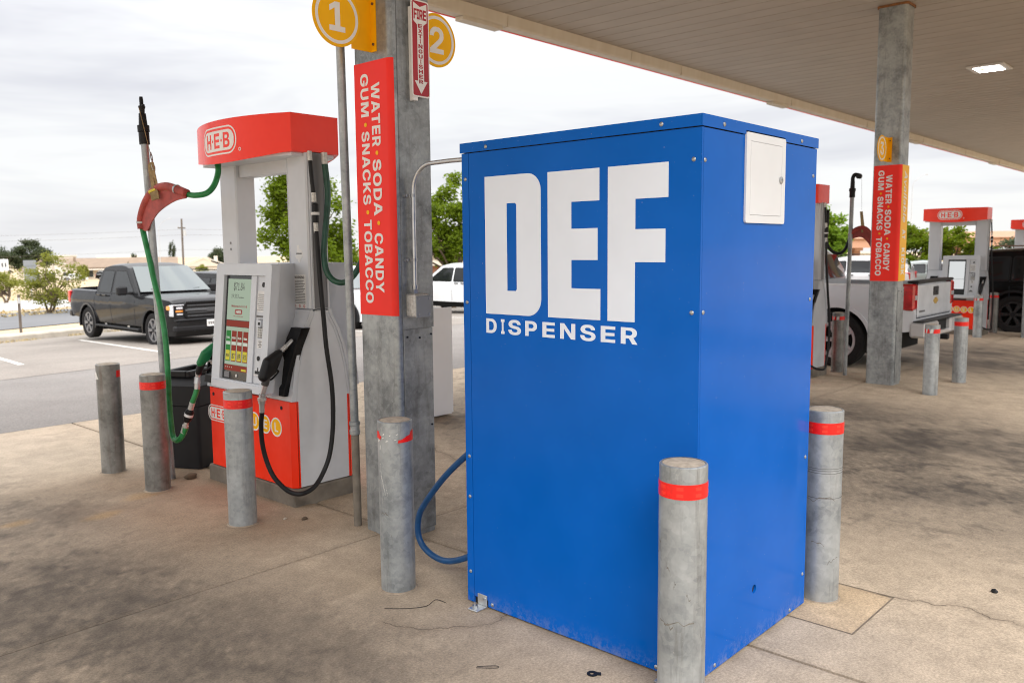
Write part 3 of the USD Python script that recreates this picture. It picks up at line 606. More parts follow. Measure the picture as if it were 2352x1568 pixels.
def number_sign(k, digit, side, label, z=2.965):
    o = isl(k); xc = 2.915 if side < 0 else 3.652; xw = 3.1545 if side < 0 else 3.4435
    s = Thing('number_sign', label, 'sign', 'round yellow pump number signs', base=(xw, 3.9, z - .16), off=o)
    disc = Point(0, 0).buffer(.158, 24)
    s.part('disc', place(prism(disc, .006), (xc, 3.905, z), RY, UZ), 'sign_yellow')
    s.part('ring', place(prism(Point(0, 0).buffer(.142, 24).difference(Point(0, 0).buffer(.124, 24)), .001), (xc, 3.8985, z), RY, UZ), 'sign_white')
    t = text_poly(digit, 760); a = t.bounds; t = affinity.affine_transform(t, [.155, 0, 0, .155, -.155 * (a[0] + a[2]) / 2, -.0775])
    s.part('digit', place(prism(t, .001), (xc, 3.8985, z), RY, UZ), 'sign_white')
    xi = xc + (.10 if side < 0 else -.10)
    s.part('bracket', cat([bx(min(xi, xw), max(xi, xw), 3.9065, 3.9105, z - .15, z + .15), bx(xw - .0045, xw, 3.86, 3.906, z - .15, z + .15) if side < 0 else bx(xw, xw + .0045, 3.86, 3.906, z - .15, z + .15)]), 'sign_orange')
    for dz in (-.11, .11): s.part('bolt', cyl((xw - .005, 3.882, z + dz), (xw - .011, 3.882, z + dz), .008, n=8) if side < 0 else cyl((xw + .005, 3.882, z + dz), (xw + .011, 3.882, z + dz), .008, n=8), 'rust')
number_sign(0, '1', -1, 'yellow disc reading 1, left of the near column above the slim pole')
number_sign(0, '2', 1, 'yellow disc reading 2, half behind the fire extinguisher sign')
number_sign(1, '3', -1, 'small yellow disc reading 3 on the middle column', 2.955)
# fire extinguisher sign, standing off the near column
fe = Thing('fire_extinguisher_sign', 'narrow red and white FIRE EXTINGUISHER arrow sign high on the near column', 'sign', base=(3.34, 3.70, 2.56))
fx0, fx1, fz0, fz1, fy = 3.274, 3.408, 2.565, 3.098, 3.702
fe.part('plate', ext_y(rrect(fx0, fx1, fz0, fz1, .018), fy, fy + .004), 'sign_white')
fe.part('backing', bx(3.285, 3.32, fy + .006, 3.741, 2.545, 3.06), 'sign_white')
arrow = unary_union([sbox(3.317, 2.64, 3.365, 2.98), Polygon([(3.292, 2.655), (3.390, 2.655), (3.341, 2.582)]), Polygon([(3.290, 2.982), (3.392, 2.982), (3.392, 3.084), (3.341, 3.062), (3.290, 3.084)]), Polygon([(3.290, 2.982), (3.392, 2.982), (3.365, 2.962), (3.317, 2.962)])])
fe.part('red_field', on_y(rrect(fx0 + .008, fx1 - .008, fz0 + .008, fz1 - .008, .012).difference(arrow), fy - .0004), 'extinguisher_red')
fe.part('lettering', on_y(fit_text('FIRE', 3.295, 3.387, 2.992, 3.048, weight=800), fy - .0004), 'extinguisher_red')
for i, ch in enumerate('EXTINGUISHER'):
    z1 = 2.968 - i * .0278; w = .008 if ch == 'I' else .030
    fe.part('lettering', on_y(fit_text(ch, 3.341 - w / 2, 3.341 + w / 2, z1 - .0215, z1, weight=800), fy - .0004), 'extinguisher_red')
# conduit and junction box
cd = Thing('electrical_conduit', 'thin galvanised conduit with small grey junction box on the near column', 'conduit', base=(3.27, 3.70, 1.32))
arc = [(3.262, 3.700, 1.45), (3.262, 3.700, 2.02)] + [(3.262 + .0 * a, 3.700 - .15 * (1 - math.cos(a)), 2.03 + .15 * math.sin(a)) for a in np.linspace(.15, math.pi / 2, 9)] + [(3.262, 3.4, 2.182), (3.262, 2.84, 2.175)]
pth = np.array(arc); pth = np.vstack([np.linspace(pth[0], pth[1], 5), pth[2:]])
cd.part('pipe', tube(pth, .0125, 14), 'zinc', smooth=40)
for z in (2.01, 1.645): cd.part('pipe_strap', cat([cyl((3.262, 3.70, z - .009), (3.262, 3.70, z + .009), .016), bx(3.215, 3.262, 3.728, 3.741, z - .009, z + .009), cyl((3.228, 3.727, z), (3.228, 3.716, z), .008, n=8)]), 'steel')
cd.part('coupling', cat([cyl((3.262, 3.70, 1.455), (3.262, 3.70, 1.475), .021, n=6), cyl((3.262, 3.70, 1.478), (3.262, 3.70, 1.50), .018)]), 'steel', smooth=30)
jb = cd.part('junction_box', bx(3.222, 3.338, 3.662, 3.740, 1.318, 1.452, .008), 'rusty_zinc')
cd.part('cover', bx(3.226, 3.342, 3.652, 3.6605, 1.314, 1.440, .003), 'box_grey', parent=jb)
for sx in (3.243, 3.325):
    for sz in (1.332, 1.424): cd.part('screw', lathe((sx, 3.652, sz), (0, -1, 0), [(0, .007), (.003, .006), (.0045, 0)], 10), 'steel', parent=jb)

# ================================================================== BLUE DISPENSER CABINET
X0, X1, Y0, Y1, ZT = 2.800, 3.829, 1.593, 2.836, 2.183
d = Thing('def_dispenser', 'tall blue steel DEF dispenser cabinet with white lettering', 'dispenser', base=((X0 + X1) / 2, (Y0 + Y1) / 2, 0))
d.part('inner_frame', bx(X0 + .012, X1 - .012, Y0 + .012, Y1 - .012, .004, ZT - .02), 'dark_gap')
ZB, ZL = .008, 2.137
d.part('front_panel', ext_x(sbox(Y0 + .001, ZB, 2.7905, ZL).difference(sbox(2.70, 0, 2.80, .04)), X0, X0 + .011), 'blue_paint')
d.part('corner_strip', ext_x(sbox(2.7935, ZB, Y1, ZL), X0, X0 + .011), 'blue_paint')
hole = Point(3.30, .24).buffer(.019, 12)
sp = sbox(X0 + .0145, ZB, X1, ZL).union(sbox(3.12, ZL - .01, 3.50, ZL + .013)).difference(hole)
d.part('side_panel', ext_y(sp, Y0, Y0 + .011), 'blue_paint')
d.part('edge_return', bx(X0 + .0005, X0 + .0118, Y0 - .0005, Y0 + .0006, ZB, ZL), 'blue_paint')
d.part('back_panel', bx(X0 + .0115, X1, Y1 - .011, Y1, ZB, ZL), 'blue_paint')
d.part('end_panel', bx(X1 - .0005, X1 + .0005, Y0 + .0115, Y1 - .0115, ZB, ZL), 'blue_paint')
lidf = sbox(X0 - .005, ZL + .004, X1 + .005, ZT).difference(sbox(3.135, ZL - .1, 3.488, ZL + .018).buffer(.001))
d.part('lid', cat([ext_y(lidf, Y0 - .005, Y0 - .001), bx(X0 - .005, X0 - .001, Y0 - .0005, Y1 + .007, ZL + .004, ZT), bx(X1 + .001, X1 + .007, Y0 - .0005, Y1 + .007, ZL + .004, ZT), bx(X0 - .0005, X1 + .0005, Y1 + .001, Y1 + .007, ZL + .004, ZT), bx(X0 - .0048, X1 + .0048, Y0 - .0048, Y1 + .0068, ZT - .001, ZT + .0015)]), 'blue_paint')
# lettering: wide block capitals
XV = X0 - .0002
D_ = sbox(2.36, 1.41, 2.69, 2.025); rr_ = .075
D_ = unary_union([sbox(2.36 + rr_, 1.41, 2.69, 2.025), sbox(2.36, 1.41 + rr_, 2.69, 2.025 - rr_), Point(2.36 + rr_, 1.41 + rr_).buffer(rr_, 10), Point(2.36 + rr_, 2.025 - rr_).buffer(rr_, 10)])
D_ = D_.difference(Polygon([(2.557, 1.517), (2.557, 1.902), (2.506, 1.902), (2.500, 1.894), (2.500, 1.525), (2.506, 1.517)]))
E_ = unary_union([sbox(2.195, 1.41, 2.322, 2.022), sbox(2.052, 1.893, 2.322, 2.022), sbox(2.060, 1.654, 2.322, 1.783), sbox(2.046, 1.41, 2.322, 1.537)])
F_ = unary_union([sbox(1.879, 1.41, 2.010, 2.022), sbox(1.731, 1.891, 2.010, 2.022), sbox(1.742, 1.646, 2.010, 1.774)])
for L in (D_, E_, F_): d.part('lettering', on_x(L, XV), 'white_vinyl')
wd = [('D', 2.690, 2.625), ('I', 2.598, 2.577), ('S', 2.553, 2.478), ('P', 2.453, 2.385), ('E', 2.354, 2.285), ('N', 2.256, 2.175), ('S', 2.148, 2.070), ('E', 2.043, 1.972), ('R', 1.944, 1.866)]
for ch, ya, yb in wd: d.part('lettering', place(prism(fit_text(ch, 0, ya - yb, 1.322, 1.388, weight=760), .001), (XV, ya, 0), RX, UZ), 'white_vinyl')
door = d.part('access_door', ext_y(rrect(3.133, 3.486, 1.797, 2.150, .010).difference(rrect(3.168, 3.452, 1.828, 2.118, .004).difference(rrect(3.1695, 3.4505, 1.8295, 2.1165, .003))), Y0 - .009, Y0 - .0005), 'white_door')
d.part('lock', lathe((3.443, Y0 - .009, 1.978), (0, -1, 0), [(0, .015), (.004, .015), (.006, .012), (.0065, .006), (.004, .005), (.004, 0)], 20), 'steel', parent=door, smooth=30)
d.part('door_seam', ext_y(rrect(3.160, 3.460, 1.820, 2.126, .004), Y0 - .0045, Y0 - .0035), 'print_grey', parent=door)
d.part('drain_hole', cyl((3.30, Y0 + .0115, .24), (3.30, Y0 + .0105, .24), .03), 'dark_gap')
def screw(p, ax): d.part('screw', lathe(p, ax, [(-.001, .0088), (.0015, .0088), (.004, .0065), (.0048, .003), (.003, .0025), (.003, 0)], 12), 'steel', smooth=40)
for y, z, off in [(2.677, 2.158, .005), (1.762, 2.162, .005), (2.813, 2.022, 0), (2.812, 1.457, 0), (2.812, .724, 0), (2.812, .528, 0), (2.814, .157, 0), (2.673, .026, 0), (1.625, 2.023, 0), (1.625, 1.459, 0), (1.765, .024, 0)]: screw((X0 - off, y, z), (-1, 0, 0))
for x, z, off in [(2.956, 2.160, .005), (3.651, 2.158, .005), (2.824, 2.02, 0), (2.826, 1.46, 0), (3.793, 2.017, 0), (3.795, 1.462, 0), (3.795, .726, 0), (3.800, .159, 0), (3.667, .024, 0), (2.962, .027, 0)]: screw((x, Y0 - off, z), (0, -1, 0))
for yb in (2.735, 1.70):
    br = d.part('floor_bracket', cat([bx(X0 - .075, X0 + .002, yb - .03, yb + .03, .002, .009, .002), bx(X0 - .006, X0 - .0005, yb - .03, yb + .03, .0095, .062, .0015)]), 'zinc')
    d.part('anchor_bolt', cat([cyl((X0 - .045, yb + .01, .009), (X0 - .045, yb + .01, .019), .013, n=6), cyl((X0 - .045, yb + .01, .019), (X0 - .045, yb + .01, .036), .006, n=10), cyl((X0 - .0065, yb - .015, .045), (X0 - .012, yb - .015, .045), .006, n=6)]), 'steel', parent=br)
d.part('hose', tube(spline([(3.10, 2.81, .86), (3.0, 2.90, .76), (2.95, 2.975, .679), (2.95, 3.09, .585), (2.95, 3.19, .490), (2.95, 3.30, .365), (2.95, 3.352, .285), (2.95, 3.365, .192), (2.95, 3.33, .125), (2.95, 3.24, .085), (2.95, 3.13, .085), (2.96, 3.0, .135), (3.02, 2.90, .20), (3.10, 2.80, .27)], 10), .0165, 14), 'blue_hose', smooth=True)

# ================================================================== BOLLARDS
def ring(c, r0, r1, z0, z1, a0=0.0, a1=360.0):
    n = max(6, int((a1 - a0) / 8)); A = np.radians(np.linspace(a0, a1, n + 1)); P = [(math.cos(a) * r1, math.sin(a) * r1) for a in A]; Q = [(math.cos(a) * r0, math.sin(a) * r0) for a in A]
    g = Point(0, 0).buffer(r1, 24).difference(Point(0, 0).buffer(r0, 24)) if a1 - a0 >= 360 else Polygon(P + Q[::-1])
    m = prism(g, z1 - z0); m.apply_translation((c[0], c[1], z0)); return m
def arc_patch(c, r, pts, t=.0012):
    """A sticker on the pipe: outline in (degrees, height)."""
    P = Polygon(pts).buffer(0); lo, hi = P.bounds[0], P.bounds[2]; n = max(1, int((hi - lo) / 4)); e = np.linspace(lo, hi, n + 1)
    m = cat([prism(P.intersection(sbox(e[i], -9, e[i + 1], 9)), t) for i in range(n) if P.intersection(sbox(e[i], -9, e[i + 1], 9)).area > 1e-7])
    a = np.radians(m.vertices[:, 0]); rr = r + .0006 + m.vertices[:, 2]
    m.vertices = np.column_stack([c[0] + rr * np.cos(a), c[1] + rr * np.sin(a), m.vertices[:, 1]]); return m
def bollard(x, y, h, label, steel='galvanised_pipe', off=(0, 0, 0), tape='full', r=.0865, tilt=0.0, tz=.075, lines=False):
    b = Thing('bollard', label, 'bollard', 'galvanised bollards guarding the pumps', base=(x, y, 0), off=off)
    b.part('post', cat([lathe((x, y, 0), (0, 0, 1), [(-.03, r), (h - .004, r), (h, r - .004), (h, r - .009)], 40)]), steel, smooth=40)
    b.part('cap', lathe((x, y, 0), (0, 0, 1), [(h - .006, r - .0085), (h - .001, r - .010), (h + .005, r * .6), (h + .006, 0)], 40), 'cap_concrete', smooth=40)
    b.part('footing_seal', lathe((x, y, 0), (0, 0, 1), [(-.01, r + .022), (.002, r + .010), (.005, r + .002), (.005, r - .01)], 32), 'dust_ring', smooth=True)
    zt, zb = h - tz + .027, h - tz - .027
    view = math.degrees(math.atan2(-y - off[1], -x - off[0]))     # towards the drive lane
    if tape == 'full':
        t = b.part('reflective_tape', ring((x, y), r - .001, r + .0012, zb, zt), 'red_tape', smooth=30)
        for a0 in range(0, 360, 45):
            for dz in (.012, -.012): b.part('tape_print', ring((x, y), r + .0005, r + .0017, (zt + zb) / 2 + dz - .006, (zt + zb) / 2 + dz + .006, a0 + 6 + 9, a0 + 22 + 9), 'tape_print', parent=t)
    elif tape == 'torn':                                  # two scraps left, with pale glue between them
        pv = view
        b.part('reflective_tape', arc_patch((x, y), r, [(pv + 8, zb), (pv + 84, zb + .004), (pv + 84, zt), (pv + 62, zt - .003), (pv + 55, zt - .02), (pv + 40, zb + .03), (pv + 22, zb + .017), (pv + 10, zb + .014)]), 'red_tape')
        b.part('reflective_tape', arc_patch((x, y), r, [(pv - 86, zb + .016), (pv - 86, zt - .003), (pv - 66, zt), (pv - 58, zt - .02), (pv - 50, zb + .03), (pv - 57, zb + .012), (pv - 70, zb + .02)]), 'red_tape')
        for a0, z0, w, hh in ((-72, zb - .002, 14, .018), (-47, zb + .02, 9, .008), (-44, zt - .018, 7, .012), (-20, zt - .02, 6, .008), (-34, zb + .006, 12, .007), (2, zt - .014, 8, .006), (-60, zb - .04, 5, .028), (-5, zb + .014, 10, .005)):
            b.part('tape_residue', arc_patch((x, y), r, [(pv + a0, z0), (pv + a0 + w * .6, z0 + hh * .2), (pv + a0 + w, z0 + hh), (pv + a0 + w * .3, z0 + hh * .8)], .0008), 'tape_residue')
    elif tape == 'scrap':
        b.part('reflective_tape', arc_patch((x, y), r, [(view + 40, zb + .002), (view + 76, zb), (view + 76, zt), (view + 42, zt)]), 'red_tape')
        b.part('tape_residue', arc_patch((x, y), r, [(view - 84, zb - .012), (view - 52, zb - .008), (view - 58, zb + .012), (view - 68, zt - .012), (view - 84, zt)], .0008), 'tape_residue')
    elif tape == 'flaked':
        for a0, a1 in ((-86, -54), (-44, -20), (6, 84)):
            b.part('reflective_tape', arc_patch((x, y), r, [(view + a0, zb), (view + a1, zb + .006), (view + a1 - 8, zt), (view + a0 + 6, zt - .004)]), 'red_tape')
        for a0, a1 in ((-56, -40), (-20, 4)): b.part('tape_residue', arc_patch((x, y), r, [(view + a0, zb), (view + a1, zb + .01), (view + a1, zt), (view + a0 + 6, zt - .004)], .0008), 'tape_residue')
    if lines:
        for z in (.655, .645, .633, .512): b.part('scratch', ring((x, y), r - .001, r + .0004, z, z + .0018), 'worn_black')
    return b
def scuffs(b, x, y, r, marks, m):
    v = math.degrees(math.atan2(-y, -x))
    for a0, a1, z0, z1 in marks:
        q = np.random.RandomState(int(abs(a0) * 7 + z0 * 1000)); n = 7; aa = np.linspace(a0, a1, n); zz = np.linspace(z0, z1, n) + q.randn(n) * .006; th = q.uniform(.0008, .0035, n)
        b.part('scuff', arc_patch((x, y), r, [(v + a, z + t) for a, z, t in zip(aa, zz, th)] + [(v + a, z - t) for a, z, t in zip(aa[::-1], zz[::-1], th[::-1])], .0003), m)
bollard(2.726, 6.684, .85, 'far left bollard with one scrap of red tape', 'galvanised_grimy', tape='scrap')
bollard(2.722, 5.925, .84, 'grimy bollard beside the black bin, full red band', 'galvanised_grimy')
bollard(2.717, 4.760, .845, 'bollard in front of the first fuel pump', tape='full')
b4 = bollard(2.690, 3.225, .865, 'bollard left of the blue box with torn red tape', tape='torn')
b5 = bollard(2.625, 1.548, .935, 'nearest bollard in front of the blue box corner', tz=.088)
b6 = bollard(3.970, 1.575, .930, 'bollard to the right behind the blue box', tz=.082, lines=True)
o1, o2 = isl(1), isl(2)
scuffs(b5, 2.625, 1.548, .0865, [(-45, 30, .355, .372), (-60, -20, .36, .348), (-78, -60, .60, .66), (-70, -58, .66, .60), (-40, -28, .58, .545), (10, 22, .47, .45)], 'dirt_mark')
scuffs(b5, 2.625, 1.548, .0865, [(28, 29.2, .05, .84), (-20, -14, .50, .52), (50, 56, .33, .30)], 'dirt_mark')
scuffs(b4, 2.690, 3.225, .0865, [(-62, -50, .66, .56), (-50, -38, .58, .50), (-58, -45, .60, .53), (-36, -30, .56, .50), (-54, -50, .52, .46)], 'tape_residue')
scuffs(b4, 2.690, 3.225, .0865, [(-48, -44, .49, .40), (-60, -30, .408, .40), (-30, -24, .43, .35), (-20, -16, .30, .26), (-75, -70, .28, .24)], 'dirt_mark')
scuffs(b6, 3.970, 1.575, .0865, [(-60, 40, .50, .515), (-30, 10, .30, .29), (20, 60, .20, .23)], 'dirt_mark')
bollard(2.735, 3.18, .84, 'bollard right of the number 3 column with flaked red and white tape', off=o1, tape='flaked', r=.082)
bollard(3.96, 3.18, .84, 'bollard in front of the silver pickup bumper', off=o1, r=.082)
bollard(2.717, 4.76, .84, 'bollard half hidden behind the blue box edge', off=o1, r=.082)
bollard(3.94, 4.757, .84, 'grimy bollard behind the middle hose pole', 'galvanised_grimy', off=o1, tape='flaked', r=.082)
bollard(2.717, 4.76, .84, 'far bollard in front of the third pump', off=o2, tape='flaked', r=.082)
bollard(3.94, 4.757, .84, 'far bollard between the third pump and black SUV', 'galvanised_grimy', off=o2, r=.082)

# ================================================================== FUEL PUMPS
PC, PY0, PY1 = 3.375, 4.79, 5.90                         # middle across, near end, far end
def logo(w):                                             # rounded badge with three dotted capitals, centred, width w
    h = w * .40
    outer = rrect(-w / 2, w / 2, -h / 2, h / 2, h * .47, 10); ring_ = outer.difference(outer.buffer(-w * .022, quad_segs=10)); inner = outer.buffer(-w * .055, quad_segs=10)
    L = []
    for ch, xc in (('H', -.265), ('E', 0.0), ('B', .265)):
        t = text_poly(ch, 780); a = t.bounds; cw = w * .165; L.append(affinity.affine_transform(t, [cw / (a[2] - a[0]), 0, 0, w * .215, w * xc - cw / 2 - a[0] * cw / (a[2] - a[0]), -w * .1075]))
    for xc in (-.1325, .1325): L.append(Point(w * xc, 0).buffer(w * .021))
    L = unary_union(L); return ring_.union(inner.difference(L)), L
def side_profile(dx):
    """Half outline of the waisted end panel: (distance from the middle, height)."""
    return [(.252 - dx, .125), (.252 - dx, .70), (.240 - dx, .80), (.222 - dx, .92), (.190 - dx, 1.06), (.145 - dx, 1.18), (.098 - dx, 1.265), (.083 - dx, 1.31), (.080 - dx, 1.40), (.080 - dx, 2.36)]
def bow_x(y, b=.15): t = (y - PY0) / (6.0 - PY0); return .185 + b * 4 * t * (1 - t)     # distance of the valance front from the middle
def on_bow(m, off):
    """A flat print in (y, z) laid on the bowed valance, given at x = 0 and thickness along -x."""
    m = m.copy(); v = m.vertices; v[:, 0] = PC - bow_x(v[:, 1]) - off + v[:, 0]; return m
def strips_y(poly, w=.02):
    a, _, b, _ = poly.bounds; n = max(1, int((b - a) / w)); e = np.linspace(a, b, n + 1); out = []
    for i in range(n):
        q = poly.intersection(sbox(e[i], -9, e[i + 1], 99))
        if q.area > 1e-8: out.append(on_x(q, 0, .001))
    return cat(out)
def spout_nozzle(t, tip, hip, tail, mat_body, lever_dir, k_=1.0):
    """Fuel nozzle: spout from tip to hip, block at the hip, sloping handle down to the tail, guard with trigger."""
    tip, hip, tail = (np.array(q, float) for q in (tip, hip, tail)); lv = np.array(lever_dir, float)
    d1 = (tip - hip); d1 /= np.linalg.norm(d1); d2 = (tail - hip); d2 /= np.linalg.norm(d2)
    sph = lambda c, r: manifold3d.Manifold.sphere(r * k_, 20).translate(tuple(hip + (np.array(c) - hip) * k_))
    blk = manifold3d.Manifold.batch_hull([sph(hip + d1 * .062, .028), sph(hip - d1 * .05 + d2 * .0, .034), sph(hip + d2 * .085 + d1 * .025, .034), sph(hip + d2 * .07 - d1 * .058, .034), sph(hip - d1 * .062 - d2 * .03, .030)])
    n = t.part('nozzle', TM(blk), mat_body, smooth=40)
    t.part('handle', tube(np.array([hip + d2 * .06 - d1 * .02, hip + d2 * .16 - d1 * .01, tail]), [.027, .024, .019], 14), 'worn_black' if mat_body == 'black_plastic' else 'black_plastic', smooth=True, parent=n)
    sp = np.array([hip + d1 * .05, hip + d1 * .08, tip - d1 * .015, tip]); t.part('spout', tube(sp, [.017, .0135, .0125, .0115], 12), 'zinc', smooth=True, parent=n)
    for f_ in (.10, .115, .13): t.part('spout_spring', lathe(hip + d1 * f_, d1, [(-.004, .013), (0, .018), (.004, .013)], 12), 'rusty_zinc', smooth=True, parent=n)
    g0, g1 = hip + d2 * .06 + lv * .02, tail - d2 * .03
    gp = spline([g0, g0 + lv * .075 + d2 * .02, (g0 + g1) / 2 + lv * .085, g1 + lv * .05, g1], 6)
    t.part('trigger_guard', tube(gp, .0065, 8), 'black_plastic', smooth=True, parent=n)
    t.part('trigger', tube(spline([g0 + d2 * .02 + lv * .015, g0 + lv * .05 + d2 * .03, (g0 + g1) / 2 + lv * .055], 5), .008, 8), 'rusty_zinc', smooth=True, parent=n)
    return n
def pump(k, label, white_screen=False):
    o = isl(k); t = Thing('fuel_pump', label, 'fuel pump', 'red and silver fuel pumps', base=(PC, (PY0 + PY1) / 2, 0), off=o)
    t.part('concrete_base', bx(PC - .262, PC + .262, PY0 - .012, PY1 + .012, -.02, .116, .008), 'curb_concrete')
    for s in (-1, 1):                                    # red lower doors, front and back
        xf = PC + s * .25
        dn = t.part('lower_door', lift(Polygon([(xf, PY0 + .034), (xf, PY1 - .034), (xf - s * .032, PY1 - .003), (xf - s * .05, PY1 - .003), (xf - s * .05, PY0 + .003), (xf - s * .032, PY0 + .003)]), .122, .706), 'pump_red')
        if s < 0:
            for y in (4.918, 5.815): t.part('door_lock', cyl((xf - .0005, y, .657), (xf - .003, y, .657), .013), 'dark_gap', parent=dn)
            A, B = logo(.30)
            for q, m in ((A, 'sign_white'),): t.part('logo', on_x(affinity.translate(affinity.scale(q, -1, 1, origin=(0, 0)), 5.755, .515), xf - .0003), m, parent=dn)
            for i, ch in enumerate('FUEL'):
                yc = 4.988 + (3 - i) * .136; zc = .517 + (3 - i) * .003
                t.part('letter_disc', on_x(Point(yc, zc).buffer(.065, 20), xf - .0003), 'sign_yellow', parent=dn)
                t.part('letter_ring', on_x(Point(yc, zc).buffer(.066, 20).difference(Point(yc, zc).buffer(.056, 20)), xf - .0010), 'sign_white', parent=dn)
                q = text_poly(ch, 640); a = q.bounds; q = affinity.affine_transform(q, [.064, 0, 0, .064, -.032 * (a[0] + a[2]), -.032])
                t.part('letter', place(prism(q, .001), (xf - .0010, yc, zc), RX, UZ), 'sign_white', parent=dn)
    t.part('core', bx(PC - .19, PC + .19, PY0 + .012, PY1 - .012, .12, .72), 'pump_dark_grey')
    # waisted end panels
    half = side_profile(0.0); out = [(PC - a, z) for a, z in half] + [(PC + a, z) for a, z in half[::-1]]
    sm = []
    pl = Polygon([(PC - .2, .122), (PC - .2, .708), (PC - .252, .709)] + [(PC - a, z) for a, z in half[2:]] + [(PC + a, z) for a, z in half[2:][::-1]] + [(PC + .252, .709), (PC + .2, .708), (PC + .2, .122)])
    for y0, y1 in ((PY0, PY0 + .012), (PY1 - .012, PY1)): t.part('end_panel', ext_y(pl.intersection(sbox(0, .1, 9, 1.30)), y0 + .006, y1 + .0), 'pump_grey')
    inset = Polygon([(PC - .217, .02)] + [(PC - a + .035, z) for a, z in half[1:8]] + [(PC + a - .035, z) for a, z in half[1:8][::-1]] + [(PC + .217, .02)]).buffer(-.004)
    t.part('panel_bead', ext_y(inset.difference(inset.buffer(-.004)).intersection(sbox(0, .125, 9, 9)), PY0 + .003, PY0 + .0055), 'pump_silver')
    # silver shoulders: the skin that sweeps from the door tops up to the towers
    for s in (-1, 1):
        for ya, yb, nm in ((PY0, PY0 + .30, 'shoulder'), (PY1 - .30, PY1, 'shoulder')):
            pts = half[1:]; th = .022
            P = Polygon([(PC + s * a, z) for a, z in pts] + [(PC + s * (a - th), z) for a, z in pts[::-1]])
            t.part(nm, ext_y(P.intersection(sbox(0, .71, 9, 1.31)), ya, yb), 'pump_silver', smooth=35)
    # towers with an outer hose channel
    for ya, yb, e in ((PY0 + .004, PY0 + .225, 1), (PY1 - .225, PY1 - .004, -1)):
        t.part('tower', bx(PC - .080, PC + .080, ya, yb, 1.312, 2.36, .010), 'pump_silver')
        yo = ya if e > 0 else yb
        t.part('hose_channel', bx(PC - .055, PC + .060, yo - e * .001, yo - e * .004, 1.32, 2.35), 'pump_dark_grey')
        t.part('channel_rail', cat([bx(PC - .062, PC - .052, yo - e * .012, yo - e * .0005, 1.315, 2.355), bx(PC + .058, PC + .068, yo - e * .012, yo - e * .0005, 1.315, 2.355)]), 'pump_silver')
    t.part('tower', bx(PC - .076, PC + .076, PY0 + .226, PY0 + .232, 1.61, 2.36), 'pump_light', label='pale inner edge of the near tower')
    t.part('cross_beam', bx(PC - .05, PC + .05, PY0 + .228, PY1 - .228, 2.235, 2.36, .004), 'pump_silver')
    # head between the towers
    for s in (-1, 1): t.part('head', trimesh.convex.convex_hull(np.array([(PC + s * a, y, z) for a, y, z in ((.272, 4.868, 1.62), (.272, 5.525, 1.62), (.08, 5.0, 1.62), (.08, 5.43, 1.62), (.362, 4.868, .75), (.362, 5.525, .75), (.08, 5.0, .73), (.08, 5.43, .73), (.0, 5.0, 1.62), (.0, 5.43, 1.62), (.0, 5.0, .73), (.0, 5.43, .73))])), 'pump_grey')
    # bezel leaning outwards: local frame (y to the left, w up along the slope)
    def bz(poly, h0, h1, s=-1):                          # polygon in (y, z); depth measured outwards from the leaning plane
        m = prism(affinity.scale(poly, -1, 1, origin=(0, 0)), h1 - h0); v = m.vertices; y, z, h = -v[:, 0], v[:, 1], v[:, 2] + h0
        y = y - .065; z = 1.62 - (1.62 - z) * .963; xx = .325 + (1.62 - z) * .105
        x = PC - (xx + h); return trimesh.Trimesh(np.column_stack([x, y, z]), m.faces, process=False)
    A = sbox(4.910, .735, 5.605, 1.620)
    t.part('bezel', bz(A.buffer(-.02).buffer(.02, quad_segs=3).difference(sbox(4.983, .800, 5.500, 1.540)), -.055, 0), 'pump_light', smooth=20)
    t.part('bezel_back', bz(sbox(4.925, .745, 5.59, 1.615), -.075, -.056), 'pump_grey')
    t.part('bezel', bz(sbox(4.93, .740, 5.585, .790), .0005, .008), 'pump_silver', label='silver lip under the screen')
    sc = t.part('screen', bz(sbox(5.165, .802, 5.498, 1.538), -.045, -.022), 'screen_bezel')
    S = lambda a, b, c, e, m, nm='screen_print': t.part(nm, bz(sbox(a, c, b, e), -.0218, -.0208), m, parent=sc)
    def T(text, ya, yb, z0, z1, m, weight=600):          # ya left (larger y)
        q = fit_text(text, -ya, -yb, z0, z1, weight=weight); t.part('screen_text', bz(affinity.scale(q, -1, 1, origin=(0, 0)), -.0206, -.0199), m, parent=sc)
    if white_screen:
        S(5.185, 5.478, 1.13, 1.50, 'screen_white_glow'); S(5.185, 5.478, .92, 1.125, 'screen_white_glow')
    else:
        S(5.180, 5.475, 1.222, 1.512, 'screen_glow'); S(5.180, 5.475, .905, 1.172, 'screen_glow')
        S(5.180, 5.475, 1.175, 1.218, 'screen_red_glow')
        T('$71.84', 5.40, 5.262, 1.433, 1.485, 'screen_ink', 400); T('19.213', 5.425, 5.335, 1.378, 1.404, 'screen_ink', 350); T('gallons', 5.325, 5.262, 1.379, 1.387, 'screen_ink')
        T('Welcome to H-E-B', 5.420, 5.222, 1.312, 1.328, 'screen_red_ink', 700)
        t.part('screen_print', bz(rrect(5.278, 5.372, 1.262, 1.298, .012), -.0206, -.0201), 'screen_red_ink', parent=sc)
        T('HEB', 5.358, 5.292, 1.270, 1.290, 'screen_pale_glow', 800)
        T('No substitutes', 5.385, 5.265, 1.246, 1.252, 'screen_red_ink')
